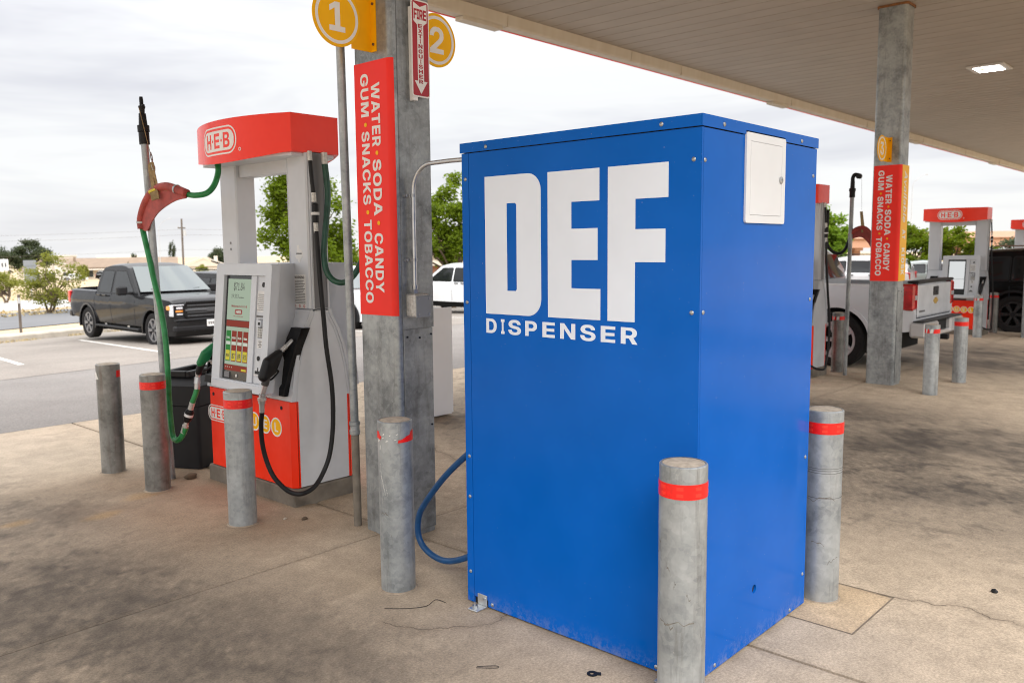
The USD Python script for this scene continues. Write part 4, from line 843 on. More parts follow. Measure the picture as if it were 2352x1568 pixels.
        for i, (m, w1, w2) in enumerate((('screen_green_glow', 'FUEL', 'DIESEL'), ('screen_red_glow', 'REGULAR', '87'), ('screen_red_glow', 'PLUS', '89'), ('screen_red_glow', 'PREMIUM', '93'))):
            y1 = 5.468 - i * .0735; y0 = y1 - .062; q = -.0198
            t.part('grade_button', bz(sbox(y0, .928, y1, 1.145), -.0206, -.0198), m, parent=sc)
            t.part('grade_price', bz(sbox(y0 + .004, 1.045, y1 - .004, 1.068), -.0196, -.0190), 'screen_pale_glow', parent=sc)
            t.part('grade_square', bz(sbox(y0 + .005, .935, y1 - .005, 1.005), -.0196, -.0190), 'screen_yellow_glow', parent=sc)
            for w, za, zb, m2, in ((w1, 1.088, 1.102, 'screen_pale_glow'), (w2, .948 if i else .96, .985 if i else .978, 'screen_ink')):
                ww = .042 if (w == w1 or i == 0) else .034; yc = (y0 + y1) / 2
                q = fit_text(w, -yc - ww / 2, -yc + ww / 2, za, zb, weight=750); t.part('screen_text', bz(affinity.scale(q, -1, 1, origin=(0, 0)), -.0188, -.0182), m2, parent=sc)
        S(5.180, 5.475, .862, .902, 'screen_red_glow')
        t.part('screen_print', bz(sbox(5.195, .868, 5.255, .882), -.0206, -.02), 'screen_yellow_glow', parent=sc)
        for i in range(4): t.part('screen_print', bz(Point(5.455 - i * .026, .886).buffer(.004), -.0206, -.02), 'screen_pale_glow', parent=sc)
        t.part('contactless_reader', bz(rrect(5.40, 5.465, .812, .852, .004), -.0215, -.016), 'pump_dark_grey', parent=sc)
        t.part('scanner_eye', bz(Point(5.31, .832).buffer(.010), -.0215, -.017), 'lamp_clear', parent=sc)
    t.part('bezel', bz(sbox(5.1, .802, 5.163, 1.538), -.045, -.010), 'pump_light', label='silver post between screen and card reader')
    cp = t.part('card_panel', bz(sbox(4.985, .802, 5.098, 1.538), -.045, -.020), 'pump_silver')
    C = lambda poly, a, b, m, nm: t.part(nm, bz(affinity.scale(poly, .83, 1, origin=(5.098, 0)), a, b), m, parent=cp)
    C(Point(5.01, 1.478).buffer(.017), -.0198, -.015, 'black_plastic', 'camera_eye')
    C(sbox(4.965, 1.292, 5.092, 1.435), -.0198, -.0188, 'sticker', 'instruction_sticker')
    for i in range(9): C(sbox(4.975 + .004 * (i % 3), 1.305 + i * .013, 5.084 - .006 * ((i * 2) % 3), 1.3085 + i * .013), -.0186, -.0182, 'print_grey', 'print_line')
    C(sbox(4.968, 1.255, 5.09, 1.268), -.0198, -.017, 'print_grey', 'panel_slot')
    C(sbox(4.962, 1.115, 5.062, 1.245), -.0198, -.0188, 'pump_dark_grey', 'reader_recess')
    C(sbox(4.985, 1.195, 5.045, 1.238), -.0186, .004, 'pump_light', 'card_reader'); C(sbox(4.992, 1.205, 5.02, 1.225), .0042, .0050, 'black_plastic', 'card_slot')
    for i in range(4):
        for j in range(4): C(sbox(4.967 + i * .023, 1.122 + j * .016, 4.985 + i * .023, 1.134 + j * .016), -.0186, -.012, 'rusty_zinc', 'key')
    C(sbox(4.985, 1.045, 5.06, 1.102), -.0198, -.0188, 'sticker', 'receipt_label')
    for i, w in enumerate((.03, .05, .03, .044)): C(sbox(5.022 - w / 2, 1.052 + i * .012, 5.022 + w / 2, 1.058 + i * .012), -.0186, -.0182, 'print_grey', 'print_line')
    C(Point(5.03, .975).buffer(.016), -.0198, -.013, 'black_plastic', 'speaker_knob')
    C(unary_union([sbox(5.0, .862, 5.075, .888), sbox(5.03, .888, 5.042, .912)]), -.0198, -.0185, 'black_plastic', 'receipt_slot')
    C(sbox(5.008, .858, 5.068, .868), -.0183, -.006, 'sticker', 'receipt_paper')
    # nozzle boots: dark pockets on the shoulders
    def boot(yc, w):
        P = [(.245, .745), (.236, .83), (.222, .92), (.190, 1.06), (.147, 1.175), (.139, 1.195)]; sh = lambda m: (m.vertices.__setitem__((slice(None), 1), m.vertices[:, 1] + (.97 - m.vertices[:, 2]) * .17), m)[1]
        q = [(PC - a - .012, z) for a, z in P] + [(PC - a + .03, z) for a, z in P[::-1]]
        b_ = t.part('nozzle_boot', sh(ext_y(Polygon(q), yc - w / 2, yc + w / 2)), 'black_plastic', smooth=20)
        for e in (-1, 1):
            r_ = [(PC - a - .034, z) for a, z in P] + [(PC - a - .013, z) for a, z in P[::-1]]; t.part('boot_rim', sh(ext_y(Polygon(r_), yc + e * w / 2 - e * .014, yc + e * w / 2)), 'black_plastic', parent=b_)
        t.part('boot_hood', sh(ext_y(Polygon([(PC - .205, 1.12), (PC - .147 - .034, 1.175), (PC - .139 - .034, 1.195), (PC - .125, 1.195), (PC - .15, 1.12)]), yc - w / 2, yc + w / 2)), 'black_plastic', parent=b_)
        t.part('boot_shelf', sh(ext_y(Polygon([(PC - .279, .745), (PC - .275, .80), (PC - .24, .83), (PC - .23, .745)]), yc - w / 2, yc + w / 2)), 'black_plastic', parent=b_)
    boot(4.862, .128); boot(5.78, .14)
    n1 = spout_nozzle(t, (PC - .225, 4.800, 1.120), (2.990, 4.790, 1.005), (2.942, 4.803, .850), 'black_plastic', (.75, .1, 0))
    # sticker set on the near tower
    if k == 0:
        w = t.part('warning_label', on_x(sbox(4.835, 1.318, 4.985, 1.545), PC - .0802), 'sticker')
        t.part('label_text', place(prism(fit_text('WARNING', 0, .112, 1.517, 1.535, weight=800), .0006), (PC - .0814, 4.962, 0), RX, UZ), 'print_grey', parent=w)
        t.part('label_mark', on_x(Polygon([(4.964, 1.517), (4.980, 1.517), (4.972, 1.535)]), PC - .0814, .0006), 'print_grey', parent=w)
        for i in range(15): t.part('print_line', on_x(sbox(4.845 + .012 * ((i * 5) % 3) * (i > 5), 1.350 + i * .0108, 4.975 - .014 * (i < 9), 1.3545 + i * .0108), PC - .0814, .0006), 'print_grey', parent=w)
        for y in (4.965, 4.912, 4.86): t.part('label_mark', on_x(Point(y, 1.333).buffer(.010).difference(Point(y, 1.333).buffer(.006)), PC - .0814, .0006), 'print_red', parent=w)
        tx = [(0, 0), (-.03, .01), (-.035, .045), (-.062, .05), (-.062, .032), (-.03, .03), (-.006, .018)]
        tex = Polygon([(-.018, .07), (.008, .07), (.008, .045), (.035, .036), (.048, .012), (.044, -.008), (.022, -.022), (.008, -.05), (-.006, -.04), (-.014, -.022), (-.026, -.024), (-.046, .002), (-.018, .002)])
        ts = t.part('state_sticker', place(prism(tex, .0008), (PC - .0802, 4.905, 1.672), RX, UZ), 'sticker')
        t.part('print_line', place(prism(sbox(-.028, .006, .036, .014), .0006), (PC - .0814, 4.905, 1.675), RX, UZ), 'print_grey', parent=ts)
        for z in (1.72, 1.765): t.part('tower_screw', cyl((PC - .080, 5.775, z), (PC - .083, 5.775, z), .009, n=10), 'pump_dark_grey')
    # bowed valance
    ys = np.linspace(PY0, 6.0, 40); F_ = [(PC - bow_x(y), y) for y in ys]; B_ = [(PC + bow_x(y), y) for y in ys[::-1]]
    body = prism(Polygon(F_ + B_), .245); body.apply_translation((0, 0, 2.345)); v = body.vertices
    low = v[:, 2] < 2.4; v[low, 2] -= .045 * np.sin(np.pi * np.clip((v[low, 1] - PY0) / (6.0 - PY0), 0, 1)) * (np.abs(v[low, 0] - PC) > .15)
    vl = t.part('valance', body, 'pump_red', smooth=25)
    t.part('valance_underside', lift(Polygon(F_ + B_).buffer(-.03), 2.32, 2.345), 'pump_light', parent=vl)
    A, B = logo(.47)
    for q, m in ((A, 'sign_white'),): t.part('logo', on_bow(strips_y(affinity.translate(affinity.scale(q, -1, 1, origin=(0, 0)), 5.455, 2.452)), .0003), m, parent=vl)
    t.part('registered_mark', on_bow(strips_y(Point(5.19, 2.38).buffer(.012).difference(Point(5.19, 2.38).buffer(.007)), .01), .0003), 'sign_white', parent=vl)
    # black gasoline hose on the near end with its breakaway coupling
    hp = [(3.29, 4.735, 2.34), (3.293, 4.725, 2.14), (3.30, 4.72, 2.06)]
    t.part('hose_fitting', cat([cyl((3.288, 4.735, 2.345), (3.290, 4.733, 2.285), .016), cyl((3.299, 4.72, 2.08), (3.302, 4.72, 2.02), .016)]), 'rusty_zinc', smooth=30)
    t.part('hose', tube(spline([(3.29, 4.733, 2.29), (3.292, 4.726, 2.18), (3.299, 4.72, 2.075)], 5), .0135, 12), 'black_rubber', smooth=True)
    t.part('breakaway', cat([lathe((3.304, 4.715, 1.885), (0, 0, 1), [(0, 0), (0, .022), (.05, .022), (.052, .027), (.062, .027), (.064, .023), (.12, .023), (.125, .015), (.125, 0)], 16)]), 'black_plastic', smooth=30)
    t.part('breakaway_band', cyl((3.304, 4.715, 1.935), (3.304, 4.715, 1.953), .0278), 'sticker', smooth=30)
    t.part('hose_fitting', cyl((3.304, 4.715, 1.885), (3.306, 4.714, 1.82), .015), 'rusty_zinc', smooth=30)
    t.part('hose', tube(spline([(3.306, 4.714, 1.83), (3.312, 4.71, 1.66), (3.316, 4.70, 1.49), (3.322, 4.685, 1.26), (3.326, 4.67, 1.059), (3.345, 4.655, .84), (3.349, 4.65, .677), (3.338, 4.648, .50), (3.305, 4.645, .345), (3.245, 4.64, .235), (3.15, 4.61, .165), (3.05, 4.60, .145), (3.01, 4.665, .150), (2.99, 4.745, .187), (2.975, 4.82, .25), (2.965, 4.872, .345), (2.955, 4.893, .45), (2.948, 4.888, .56), (2.938, 4.852, .675)], 8), .0155, 14), 'black_rubber', smooth=True)
    sw = t.part('hose_swivel', cat([cyl((2.938, 4.853, .665), (2.934, 4.845, .725), .018), cyl((2.934, 4.845, .725), (2.932, 4.830, .785), .023, .021), cyl((2.932, 4.830, .785), (2.942, 4.805, .86), .015, .020)]), 'zinc', smooth=30)
    t.part('swivel_joint', lathe((2.933, 4.838, .752), (0, 0, 1), [(-.012, .0245), (-.008, .028), (.008, .028), (.012, .0245)], 16), 'rusty_zinc', parent=sw)
    if k > 0: return t
    # dark green diesel hose looping behind the near tower
    t.part('hose_fitting', cyl((3.402, 4.735, 2.345), (3.404, 4.733, 2.27), .021), 'rusty_zinc', smooth=30)
    t.part('hose', tube(spline([(3.404, 4.733, 2.28), (3.412, 4.725, 2.147), (3.41, 4.72, 2.03), (3.39, 4.712, 1.919), (3.368, 4.705, 1.80), (3.352, 4.70, 1.69), (3.345, 4.67, 1.575), (3.368, 4.63, 1.510), (3.41, 4.57, 1.495), (3.465, 4.53, 1.545), (3.52, 4.50, 1.66), (3.575, 4.48, 1.82), (3.62, 4.47, 1.96)], 8), .020, 14), 'dark_green_hose', smooth=True)
    return t
t0 = pump(0, 'nearest red and silver fuel pump left of the number 1 column')
# its green diesel hose, carried over the tall pole on the left
t0.part('hose', tube(spline([(3.14, 5.63, 2.33), (3.12, 5.60, 2.25), (3.08, 5.588, 2.165), (3.03, 5.60, 2.11), (2.98, 5.66, 2.095), (2.95, 5.727, 2.105), (2.91, 5.85, 2.140), (2.89, 5.95, 2.150), (2.875, 6.07, 2.118), (2.87, 6.18, 2.045), (2.87, 6.265, 1.945), (2.87, 6.272, 1.880), (2.87, 6.204, 1.701), (2.87, 6.14, 1.52), (2.87, 6.072, 1.352), (2.87, 6.02, 1.18), (2.87, 5.996, 1.005), (2.87, 5.992, .80), (2.87, 5.995, .617), (2.87, 5.985, .46), (2.87, 5.961, .357), (2.873, 5.91, .335), (2.88, 5.850, .370), (2.892, 5.805, .440)], 8), .0205, 14), 'green_hose', smooth=True)
t0.part('hose_fitting', cyl((3.14, 5.63, 2.345), (3.14, 5.632, 2.30), .022), 'black_plastic', smooth=30)
c1, c2 = np.array([2.885, 5.83, .40]), np.array([2.93, 5.735, .665])
dv = (c2 - c1) / np.linalg.norm(c2 - c1)
t0.part('hose_fitting', cat([cyl(c1, c1 + dv * .06, .022), cyl(c1 + dv * .06, c1 + dv * .09, .017)]), 'rusty_zinc', smooth=30)
t0.part('breakaway', lathe(c1 + dv * .09, dv, [(0, 0), (0, .022), (.03, .031), (.085, .031), (.10, .02), (.10, 0)], 16), 'black_plastic', smooth=30)
t0.part('breakaway_band', cyl(c1 + dv * .135, c1 + dv * .155, .0318), 'sticker', smooth=30)
t0.part('hose_fitting', cyl(c1 + dv * .19, c1 + dv * .245, .02), 'rusty_zinc', smooth=30)
t0.part('hose', tube(spline([c1 + dv * .24, (2.938, 5.724, .69), (2.944, 5.718, .715), (2.947, 5.716, .735)], 6), .019, 12), 'green_hose', smooth=True)
t0.part('hose_swivel', cat([cyl((2.947, 5.716, .725), (2.949, 5.715, .765), .021), cyl((2.949, 5.715, .767), (2.953, 5.712, .81), .024, .02), cyl((2.953, 5.712, .81), (2.958, 5.706, .845), .016, .022)]), 'zinc', smooth=30)
n2 = spout_nozzle(t0, (3.12, 5.60, 1.12), (3.0, 5.635, 1.000), (2.957, 5.705, .835), 'green_nozzle', (.85, -.3, 0), .80)
pump(1, 'second fuel pump seen end-on beside the blue box')
p4 = pump(3, 'sliver of a fourth fuel pump at the right edge, beyond the black SUV')
p4.prim.GetAttribute('xformOp:translate').Set(Gf.Vec3d(*(p4.base + isl(3) + np.array([0, .22, 0]))))
pump(2, 'farthest full fuel pump with a white screen beyond the silver pickup', white_screen=True)

# ================================================================== HOSE POLES
def pole_top(hp, base, d, z0, mat_='black_plastic'):
    p = lambda z: base + d * (z - base[2]) / d[2]
    hp.part('pole_fitting', cat([lathe(p(z0), d, [(0, 0), (0, .037), (.085, .037), (.088, .033), (.09, .042), (.135, .042), (.138, .033), (.14, .030), (.22, .025), (.225, 0)], 20)]), mat_, smooth=25)
    hp.part('pulley', cat([lathe(p(z0 + .22), d, [(0, .018), (.03, .020), (.05, .026), (.055, .014), (.10, .014), (.12, .012), (.122, 0)], 14), cyl(p(z0 + .275) - [.0, .032, 0], p(z0 + .275) + [.0, .032, 0], .010, n=10)]), mat_, smooth=25)
hb = np.array([2.925, 6.13, 0.0]); hd_ = np.array([-.012, .035, 1.0]); hd_ /= np.linalg.norm(hd_)
hp = Thing('hose_pole', 'tall tilted galvanised pole carrying the red hose saddle, left of the first pump', 'hose pole', base=hb)
pt = lambda z: hb + hd_ * z / hd_[2]
hp.part('pole', cyl(pt(-.02), pt(2.50), .0265, n=22), 'galvanised_pipe', smooth=40)
pole_top(hp, hb, hd_, 2.485)
hp.part('cord', tube(np.array([pt(2.74) + [-.03, -.02, 0], (2.885, 6.11, 2.40)]), .0022, 6), 'strap_tan')
hp.part('clip', tube(spline([(2.885, 6.11, 2.42), (2.878, 6.10, 2.385), (2.885, 6.09, 2.35), (2.89, 6.10, 2.385), (2.885, 6.11, 2.42)], 5), .004, 6), 'steel', smooth=True)
hp.part('clip', tube(spline([(2.885, 6.095, 2.36), (2.872, 6.075, 2.32), (2.880, 6.06, 2.275), (2.893, 6.075, 2.31), (2.885, 6.095, 2.36)], 5), .004, 6), 'rusty_zinc', smooth=True)
def strap(P, w, t_=.004):
    P = np.array(P, float); V, F = [], []
    for i, p in enumerate(P):
        dr = P[min(i + 1, len(P) - 1)] - P[max(i - 1, 0)]; dr /= np.linalg.norm(dr); s = np.cross(dr, (.74, .67, 0)); s /= np.linalg.norm(s); n_ = np.cross(s, dr); wi = np.broadcast_to(w, len(P))[i]
        V += [p + s * wi + n_ * t_, p - s * wi + n_ * t_, p - s * wi - n_ * t_, p + s * wi - n_ * t_]
    for i in range(len(P) - 1):
        for j in range(4):
            a, b = i * 4 + j, i * 4 + (j + 1) % 4; F += [[a, a + 4, b + 4], [a, b + 4, b]]
    F += [[0, 1, 2], [0, 2, 3], [len(V) - 4, len(V) - 2, len(V) - 3], [len(V) - 4, len(V) - 1, len(V) - 2]]
    return trimesh.Trimesh(V, F, process=False)
st = hp.part('strap', strap([(2.875, 6.085, 2.345), (2.868, 6.075, 2.29), (2.86, 6.02, 2.17), (2.848, 5.99, 2.125)], [.016, .022, .024, .022]), 'strap_tan')
hp.part('strap_fold', strap([(2.866, 6.10, 2.33), (2.858, 6.06, 2.24), (2.846, 6.005, 2.15)], [.010, .012, .013]), 'strap_tan', parent=st)
hp.part('strap_fold', strap([(2.846, 6.02, 2.155), (2.838, 5.985, 2.12), (2.836, 5.965, 2.075)], [.024, .030, .028], .006), 'strap_tan', parent=st)
hp.part('strap_band', strap([(2.838, 6.015, 2.143), (2.832, 6.003, 2.130)], [.026, .027], .008), 'yellow_tag', parent=st)
top = spline([(2.94, 5.71, 2.108), (2.91, 5.82, 2.146), (2.886, 5.93, 2.166), (2.868, 6.06, 2.140), (2.862, 6.18, 2.062), (2.862, 6.265, 1.955), (2.864, 6.272, 1.875)], 8)
sd = hp.part('hose_saddle', tube(top, [.030] * len(top), 16), 'saddle_red', smooth=True)
inner = spline([(2.93, 5.705, 2.075), (2.905, 5.80, 2.062), (2.885, 5.90, 2.03), (2.868, 6.00, 1.985), (2.862, 6.10, 1.92), (2.862, 6.17, 1.862), (2.864, 6.225, 1.86)], 8)
V = []; F = []
for i in range(len(top)):
    a, b = top[i], inner[i]; V += [a + [.006, .004, 0], b + [.006, .004, 0], b - [.006, .004, 0], a - [.006, .004, 0]]
for i in range(len(top) - 1):
    for j in range(4): p_, q_ = i * 4 + j, i * 4 + (j + 1) % 4; F += [[p_, p_ + 4, q_ + 4], [p_, q_ + 4, q_]]
hp.part('saddle_web', trimesh.Trimesh(V, F, process=False), 'saddle_red', parent=sd)
for i in (7, 43):
    dr = top[i + 1] - top[i - 1]; dr /= np.linalg.norm(dr); hp.part('hose_clamp', lathe(top[i], dr, [(-.008, .030), (-.007, .034), (.007, .034), (.008, .030)], 20), 'steel', smooth=30, parent=sd)
# pole by the near column
wp = Thing('pipe_pole', 'slim galvanised pipe pole standing in front of the near column', 'hose pole', base=(3.164, 4.17, 0))
wp.part('pole', cyl((3.160, 4.17, .60), (3.128, 4.17, 3.45), .0255, n=22), 'galvanised_pipe', smooth=40)
wp.part('pole', cyl((3.163, 4.17, -.02), (3.1605, 4.17, .60), .0245, n=22), 'curb_concrete', smooth=40, label='grey lower length of the pole')
wp.part('pipe_coupling', lathe((3.1602, 4.17, .575), (0, 0, 1), [(0, .025), (.003, .031), (.028, .033), (.032, .029), (.058, .029), (.062, .033), (.082, .033), (.086, .026)], 22), 'galvanised_pipe', smooth=25)
# second hose pole, island two
o = isl(1)
mp = Thing('hose_pole', 'thin hose pole with a dark red saddle left of the number 3 column', 'hose pole', base=(11.69, 4.38, 0), off=(0, 0, o[2] - .02))
mb = np.array([11.69, 4.38, 0]); md = np.array([.0, -.008, 1.0]); md /= np.linalg.norm(md); pm = lambda z: mb + md * z
mp.part('pole', cyl(pm(-.02), pm(2.50), .027, n=16), 'galvanised_pipe', smooth=40)
mp.part('pole_fitting', cat([lathe(pm(2.44), md, [(0, 0), (0, .037), (.08, .037), (.085, .043), (.12, .043), (.125, .03), (.22, .027), (.225, 0)], 16), tube(spline([pm(2.64), pm(2.70), pm(2.74) + [.01, -.02, 0], pm(2.735) + [.02, -.07, 0]], 5), .026, 10), cyl(pm(2.72) + [-.01, -.075, 0], pm(2.72) + [.04, -.075, 0], .036, n=16)]), 'black_plastic', smooth=30)
mp.part('cord', tube(np.array([pm(2.71) + [.015, -.11, 0], (11.70, 4.23, 2.27)]), .002, 5), 'steel')
mp.part('strap', strap([(11.70, 4.235, 2.25), (11.70, 4.21, 2.05), (11.695, 4.20, 1.97)], [.018, .022, .022]), 'strap_tan')
tp = spline([(11.70, 4.385, 1.93), (11.70, 4.30, 2.01), (11.70, 4.20, 2.03), (11.70, 4.12, 1.97), (11.70, 4.06, 1.86), (11.70, 4.04, 1.76)], 7)
sd = mp.part('hose_saddle', tube(tp, [.03] * len(tp), 12), 'saddle_red', smooth=True)
ip = spline([(11.70, 4.375, 1.86), (11.70, 4.30, 1.90), (11.70, 4.21, 1.90), (11.70, 4.14, 1.84), (11.70, 4.10, 1.78), (11.70, 4.07, 1.74)], 7); V = []; F = []
for i in range(len(tp)): a, b = tp[i], ip[i]; V += [a + [.006, 0, 0], b + [.006, 0, 0], b - [.006, 0, 0], a - [.006, 0, 0]]
for i in range(len(tp) - 1):
    for j in range(4): p_, q_ = i * 4 + j, i * 4 + (j + 1) % 4; F += [[p_, p_ + 4, q_ + 4], [p_, q_ + 4, q_]]
mp.part('saddle_web', trimesh.Trimesh(V, F, process=False), 'saddle_red', parent=sd)
mp.part('hose', tube(spline([(11.49, 4.60, 2.28), (11.52, 4.62, 2.05), (11.56, 4.64, 1.86), (11.62, 4.60, 1.74), (11.68, 4.52, 1.69), (11.70, 4.44, 1.74), (11.70, 4.39, 1.86), (11.70, 4.38, 1.95)], 8), .021, 12), 'black_rubber', smooth=True)
# ================================================================== BIN AND WHITE CABINET
rz = math.radians(28)
tb = Thing('waste_bin', 'black plastic forecourt bin with a squeegee tray behind the grimy bollard', 'bin', base=(3.30, 6.48, 0), rotz=rz, local=True)
w, dp = .235, .21
def taper(b0, b1, z0, z1, r_=.03):
    pts = []
    for (a, b), z in ((b0, z0), (b1, z1)):
        for c in rrect(-a, a, -b, b, r_, 3).exterior.coords[:-1]: pts.append((c[0], c[1], z))
    return trimesh.convex.convex_hull(np.array(pts))
tb.part('bin_body', taper((w - .012, dp - .012), (w, dp), .005, .50), 'bin_plastic', smooth=20)
tb.part('bin_body', taper((w, dp), (w + .002, dp + .002), .506, .66), 'bin_plastic', smooth=20, label='upper band of the bin')
tb.part('lid', taper((w + .002, dp + .002), (w - .06, dp - .07), .662, .725), 'bin_plastic', smooth=20)
tb.part('squeegee_tray', cat([bx(-.20, .20, -.12, -.085, .726, .775, .006), bx(-.20, .20, .085, .12, .726, .775, .006), bx(-.20, -.165, -.084, .084, .726, .775, .006), bx(.165, .20, -.084, .084, .726, .775, .006)]), 'black_plastic')
tb.part('paper_towel_top', bx(-.15, .15, -.08, .08, .726, .736), 'cabinet_white')
wc = Thing('white_cabinet', 'plain white sheet metal cabinet behind the near column', 'cabinet', base=(5.75, 6.7, 0))
wc.part('shell', cat([bx(5.40, 6.088, 6.345, 6.351, .015, 1.115), bx(6.082, 6.088, 6.351, 6.95, .015, 1.10), bx(5.40, 5.406, 6.351, 6.95, .015, 1.10), bx(5.406, 6.082, 6.944, 6.95, .015, 1.10)]), 'cabinet_white')
wc.part('floor_plate', bx(5.41, 6.078, 6.355, 6.94, .002, .014), 'cabinet_white')
lidm = trimesh.creation.icosphere(subdivisions=3); lidm.vertices *= (1 + .5 * (meshkit.noise(lidm.vertices * 2.5) - .5))[:, None] * np.array([.27, .2, .045]); lidm.vertices += (5.70, 6.6, 1.125)
wc.part('brown_top', lidm, 'brown_lid', smooth=True)

# ================================================================== VEHICLES
def refine(m, L): return TM(MF(m).refine_to_length(L))
def wheel(t, x, y, s, R, m_rim, spokes, w=.25):
    """Wheel standing at (x, y), outer face towards s (+1 left, -1 right)."""
    c = np.array([x, y, R]); ax = np.array([0, s, 0.])
    h = w / 2
    tw = t.part('wheel', lathe(c, ax, [(-h, R * .62), (-h, R * .90), (-h * .8, R * .985), (-h * .3, R), (h * .3, R), (h * .8, R * .985), (h, R * .92), (h * 1.02, R * .78), (h * .92, R * .69), (h * .5, R * .66), (-h * .4, R * .64)], 36), 'tyre', smooth=40)
    t.part('brake_backing', cyl(c - ax * h * .3, c - ax * h * .1, R * .64, n=28), 'wheel_well', parent=tw)
    P = [Point(0, 0).buffer(R * .68, 24).difference(Point(0, 0).buffer(R * .59, 24)), Point(0, 0).buffer(R * .16, 16)]
    for k in range(spokes):
        a = 2 * math.pi * k / spokes
        for da in (-.12, .12):
            q = Polygon([(R * .10, -R * .05), (R * .63, -R * .045 + da * R * .55), (R * .63, R * .045 + da * R * .55), (R * .10, R * .05)]); P.append(affinity.rotate(q, a, origin=(0, 0), use_radians=True))
    rim = prism(unary_union(P), h * .55)
    v = rim.vertices.copy(); rim.vertices = np.column_stack([v[:, 0], s * (h * .30 + v[:, 2]), v[:, 1]]) + c
    if s > 0: rim.invert()
    t.part('rim', rim, m_rim, smooth=20, parent=tw)
    t.part('hub_cap', cyl(c + ax * h * .85, c + ax * h * .93, R * .11, n=14), 'trim_black', parent=tw)
def vehicle(name, label, cat_, group, pos, yaw, L, W, H, R, xr, xf, body, cab, belt, windows, ws, rw, paint_, glass='auto_glass', rim_='rim_silver', spokes=6, roof_in=.20, bed=None, extras=None, nose_taper=.12, trim_arch=True, doors=(), handles=(), cab_m=None):
    """x runs from the rear bumper (0) to the nose (L), y to the left, z up. ws, rw: (x low, z low, x high, z high) of the wind screens."""
    t = Thing(name, label, cat_, group, base=(0, 0, 0), off=(pos[0], pos[1], pos[2]), rotz=yaw, local=True)
    S = lambda m: (m.apply_translation((-L / 2, 0, 0)), m)[1]
    arch = R + .075
    def side_shape(v):
        x, y, z = v[:, 0], v[:, 1], v[:, 2]
        k = 1 - .055 * np.clip((.98 - z) / .55, 0, 1) ** 1.2 - .05 * np.clip((z - .98) / .30, 0, 1) ** 1.4 - nose_taper * np.clip((x - (L - .7)) / .7, 0, 1) ** 2 - .05 * np.clip((.35 - x) / .35, 0, 1) ** 2
        tz = np.clip((z - belt) / (H - belt), 0, 1); k = k * (1 - roof_in * tz ** 1.1); z = z - .06 * np.clip(np.abs(y) / (W / 2), 0, 1) ** 5 * np.clip((z - .98) / .25, 0, 1)
        return np.column_stack([x, y * k, z])
    P = Polygon(body)
    for xa in (xr, xf): P = P.difference(Point(xa, R).buffer(arch, 20)).difference(sbox(xa - arch, -1, xa + arch, R))
    m = ext_y(P, -W / 2, W / 2)
    if bed: m = TM(MF(m) - MF(bx(bed[0], bed[1], -W / 2 + .10, W / 2 - .10, bed[2], 3)))
    m = refine(m, .14); m.vertices = side_shape(m.vertices); t.part('body', S(m), paint_, smooth=32)
    c = ext_y(Polygon(cab), -W / 2 + .012, W / 2 - .012); c = refine(c, .12); c.vertices = side_shape(c.vertices); t.part('cab', S(c), cab_m or paint_, smooth=32)
    for s in (-1, 1):
        for wpts in windows:
            q = Polygon(wpts).buffer(-.03).buffer(.03, quad_segs=3); g = ext_y(q, s * (W / 2 - .010), s * (W / 2 - .002)); g = refine(g, .15); g.vertices = side_shape(g.vertices); t.part('side_window', S(g), glass, smooth=30)
            fr = ext_y(q.buffer(.028).difference(q), s * (W / 2 - .011), s * (W / 2 - .006)); fr = refine(fr, .2); fr.vertices = side_shape(fr.vertices); t.part('window_seal', S(fr), 'trim_black')
        for xa in (xr, xf):
            t.part('wheel_arch', S(ext_y(Point(xa, R).buffer(arch + .045, 20).difference(Point(xa, R).buffer(arch - .005, 20)).intersection(sbox(0, R * .75, L, 3)), s * (W / 2 - .06), s * (W / 2 + .006)) if trim_arch else ext_y(Point(xa, R).buffer(arch + .012, 20).difference(Point(xa, R).buffer(arch - .005, 20)).intersection(sbox(0, R * .8, L, 3)), s * (W / 2 - .06), s * (W / 2 - .001))), 'trim_black' if trim_arch == 'black' else paint_, smooth=30)
            t.part('wheel_well', S(cat([ext_y(Point(xa, R).buffer(arch, 16).intersection(sbox(0, R * .6, L, 3)), s * .35, s * (W / 2 - .22))])), 'wheel_well')
            wheel(t, xa - L / 2, s * (W / 2 - .135), s, R, rim_, spokes)
        for xd in doors:
            a, b, z0, z1 = xd; g = ext_y(Polygon([(a - .006, z0), (a + .006, z0), (b + .006, z1), (b - .006, z1)]), s * (W / 2 - .03), s * (W / 2 + .0025)); g = refine(g, .2); g.vertices = side_shape(g.vertices); t.part('door_gap', S(g), 'dark_gap')
        for xh, zh in handles: t.part('door_handle', S(bx(xh - .11, xh + .11, s * (W / 2 - .012), s * (W / 2 + .028), zh - .018, zh + .018, .008)), cab_m and 'trim_black' or ('trim_black' if paint_ in ('white_paint', 'silver_paint') else paint_))
    def pane(p, q, m_, wl, wh, nm, off):
        n = 8; V, F = [], []; (xa, za), (xb, zb) = p, q; nn = np.array([-(zb - za), xb - xa]); nn /= np.linalg.norm(nn); nn *= off
        for i in range(n + 1):
            a = i / n; x, z = xa + (xb - xa) * a, za + (zb - za) * a; hw = wl + (wh - wl) * a
            for j in range(9): y = (j / 4 - 1) * hw; bulge = .05 * (1 - (j / 4 - 1) ** 2) * (1 if off * nn[0] > 0 else 1); V.append((x + nn[0] + (bulge if nn[0] > 0 else -bulge), y, z + nn[1]))
        for i in range(n):
            for j in range(8): k = i * 9 + j; F += [[k, k + 1, k + 10], [k, k + 10, k + 9]]
        t.part(nm, S(trimesh.Trimesh(V, F, process=False)), m_, smooth=True)
    wf = lambda z: side_shape(np.array([[L / 2, W / 2, z]]))[0, 1]
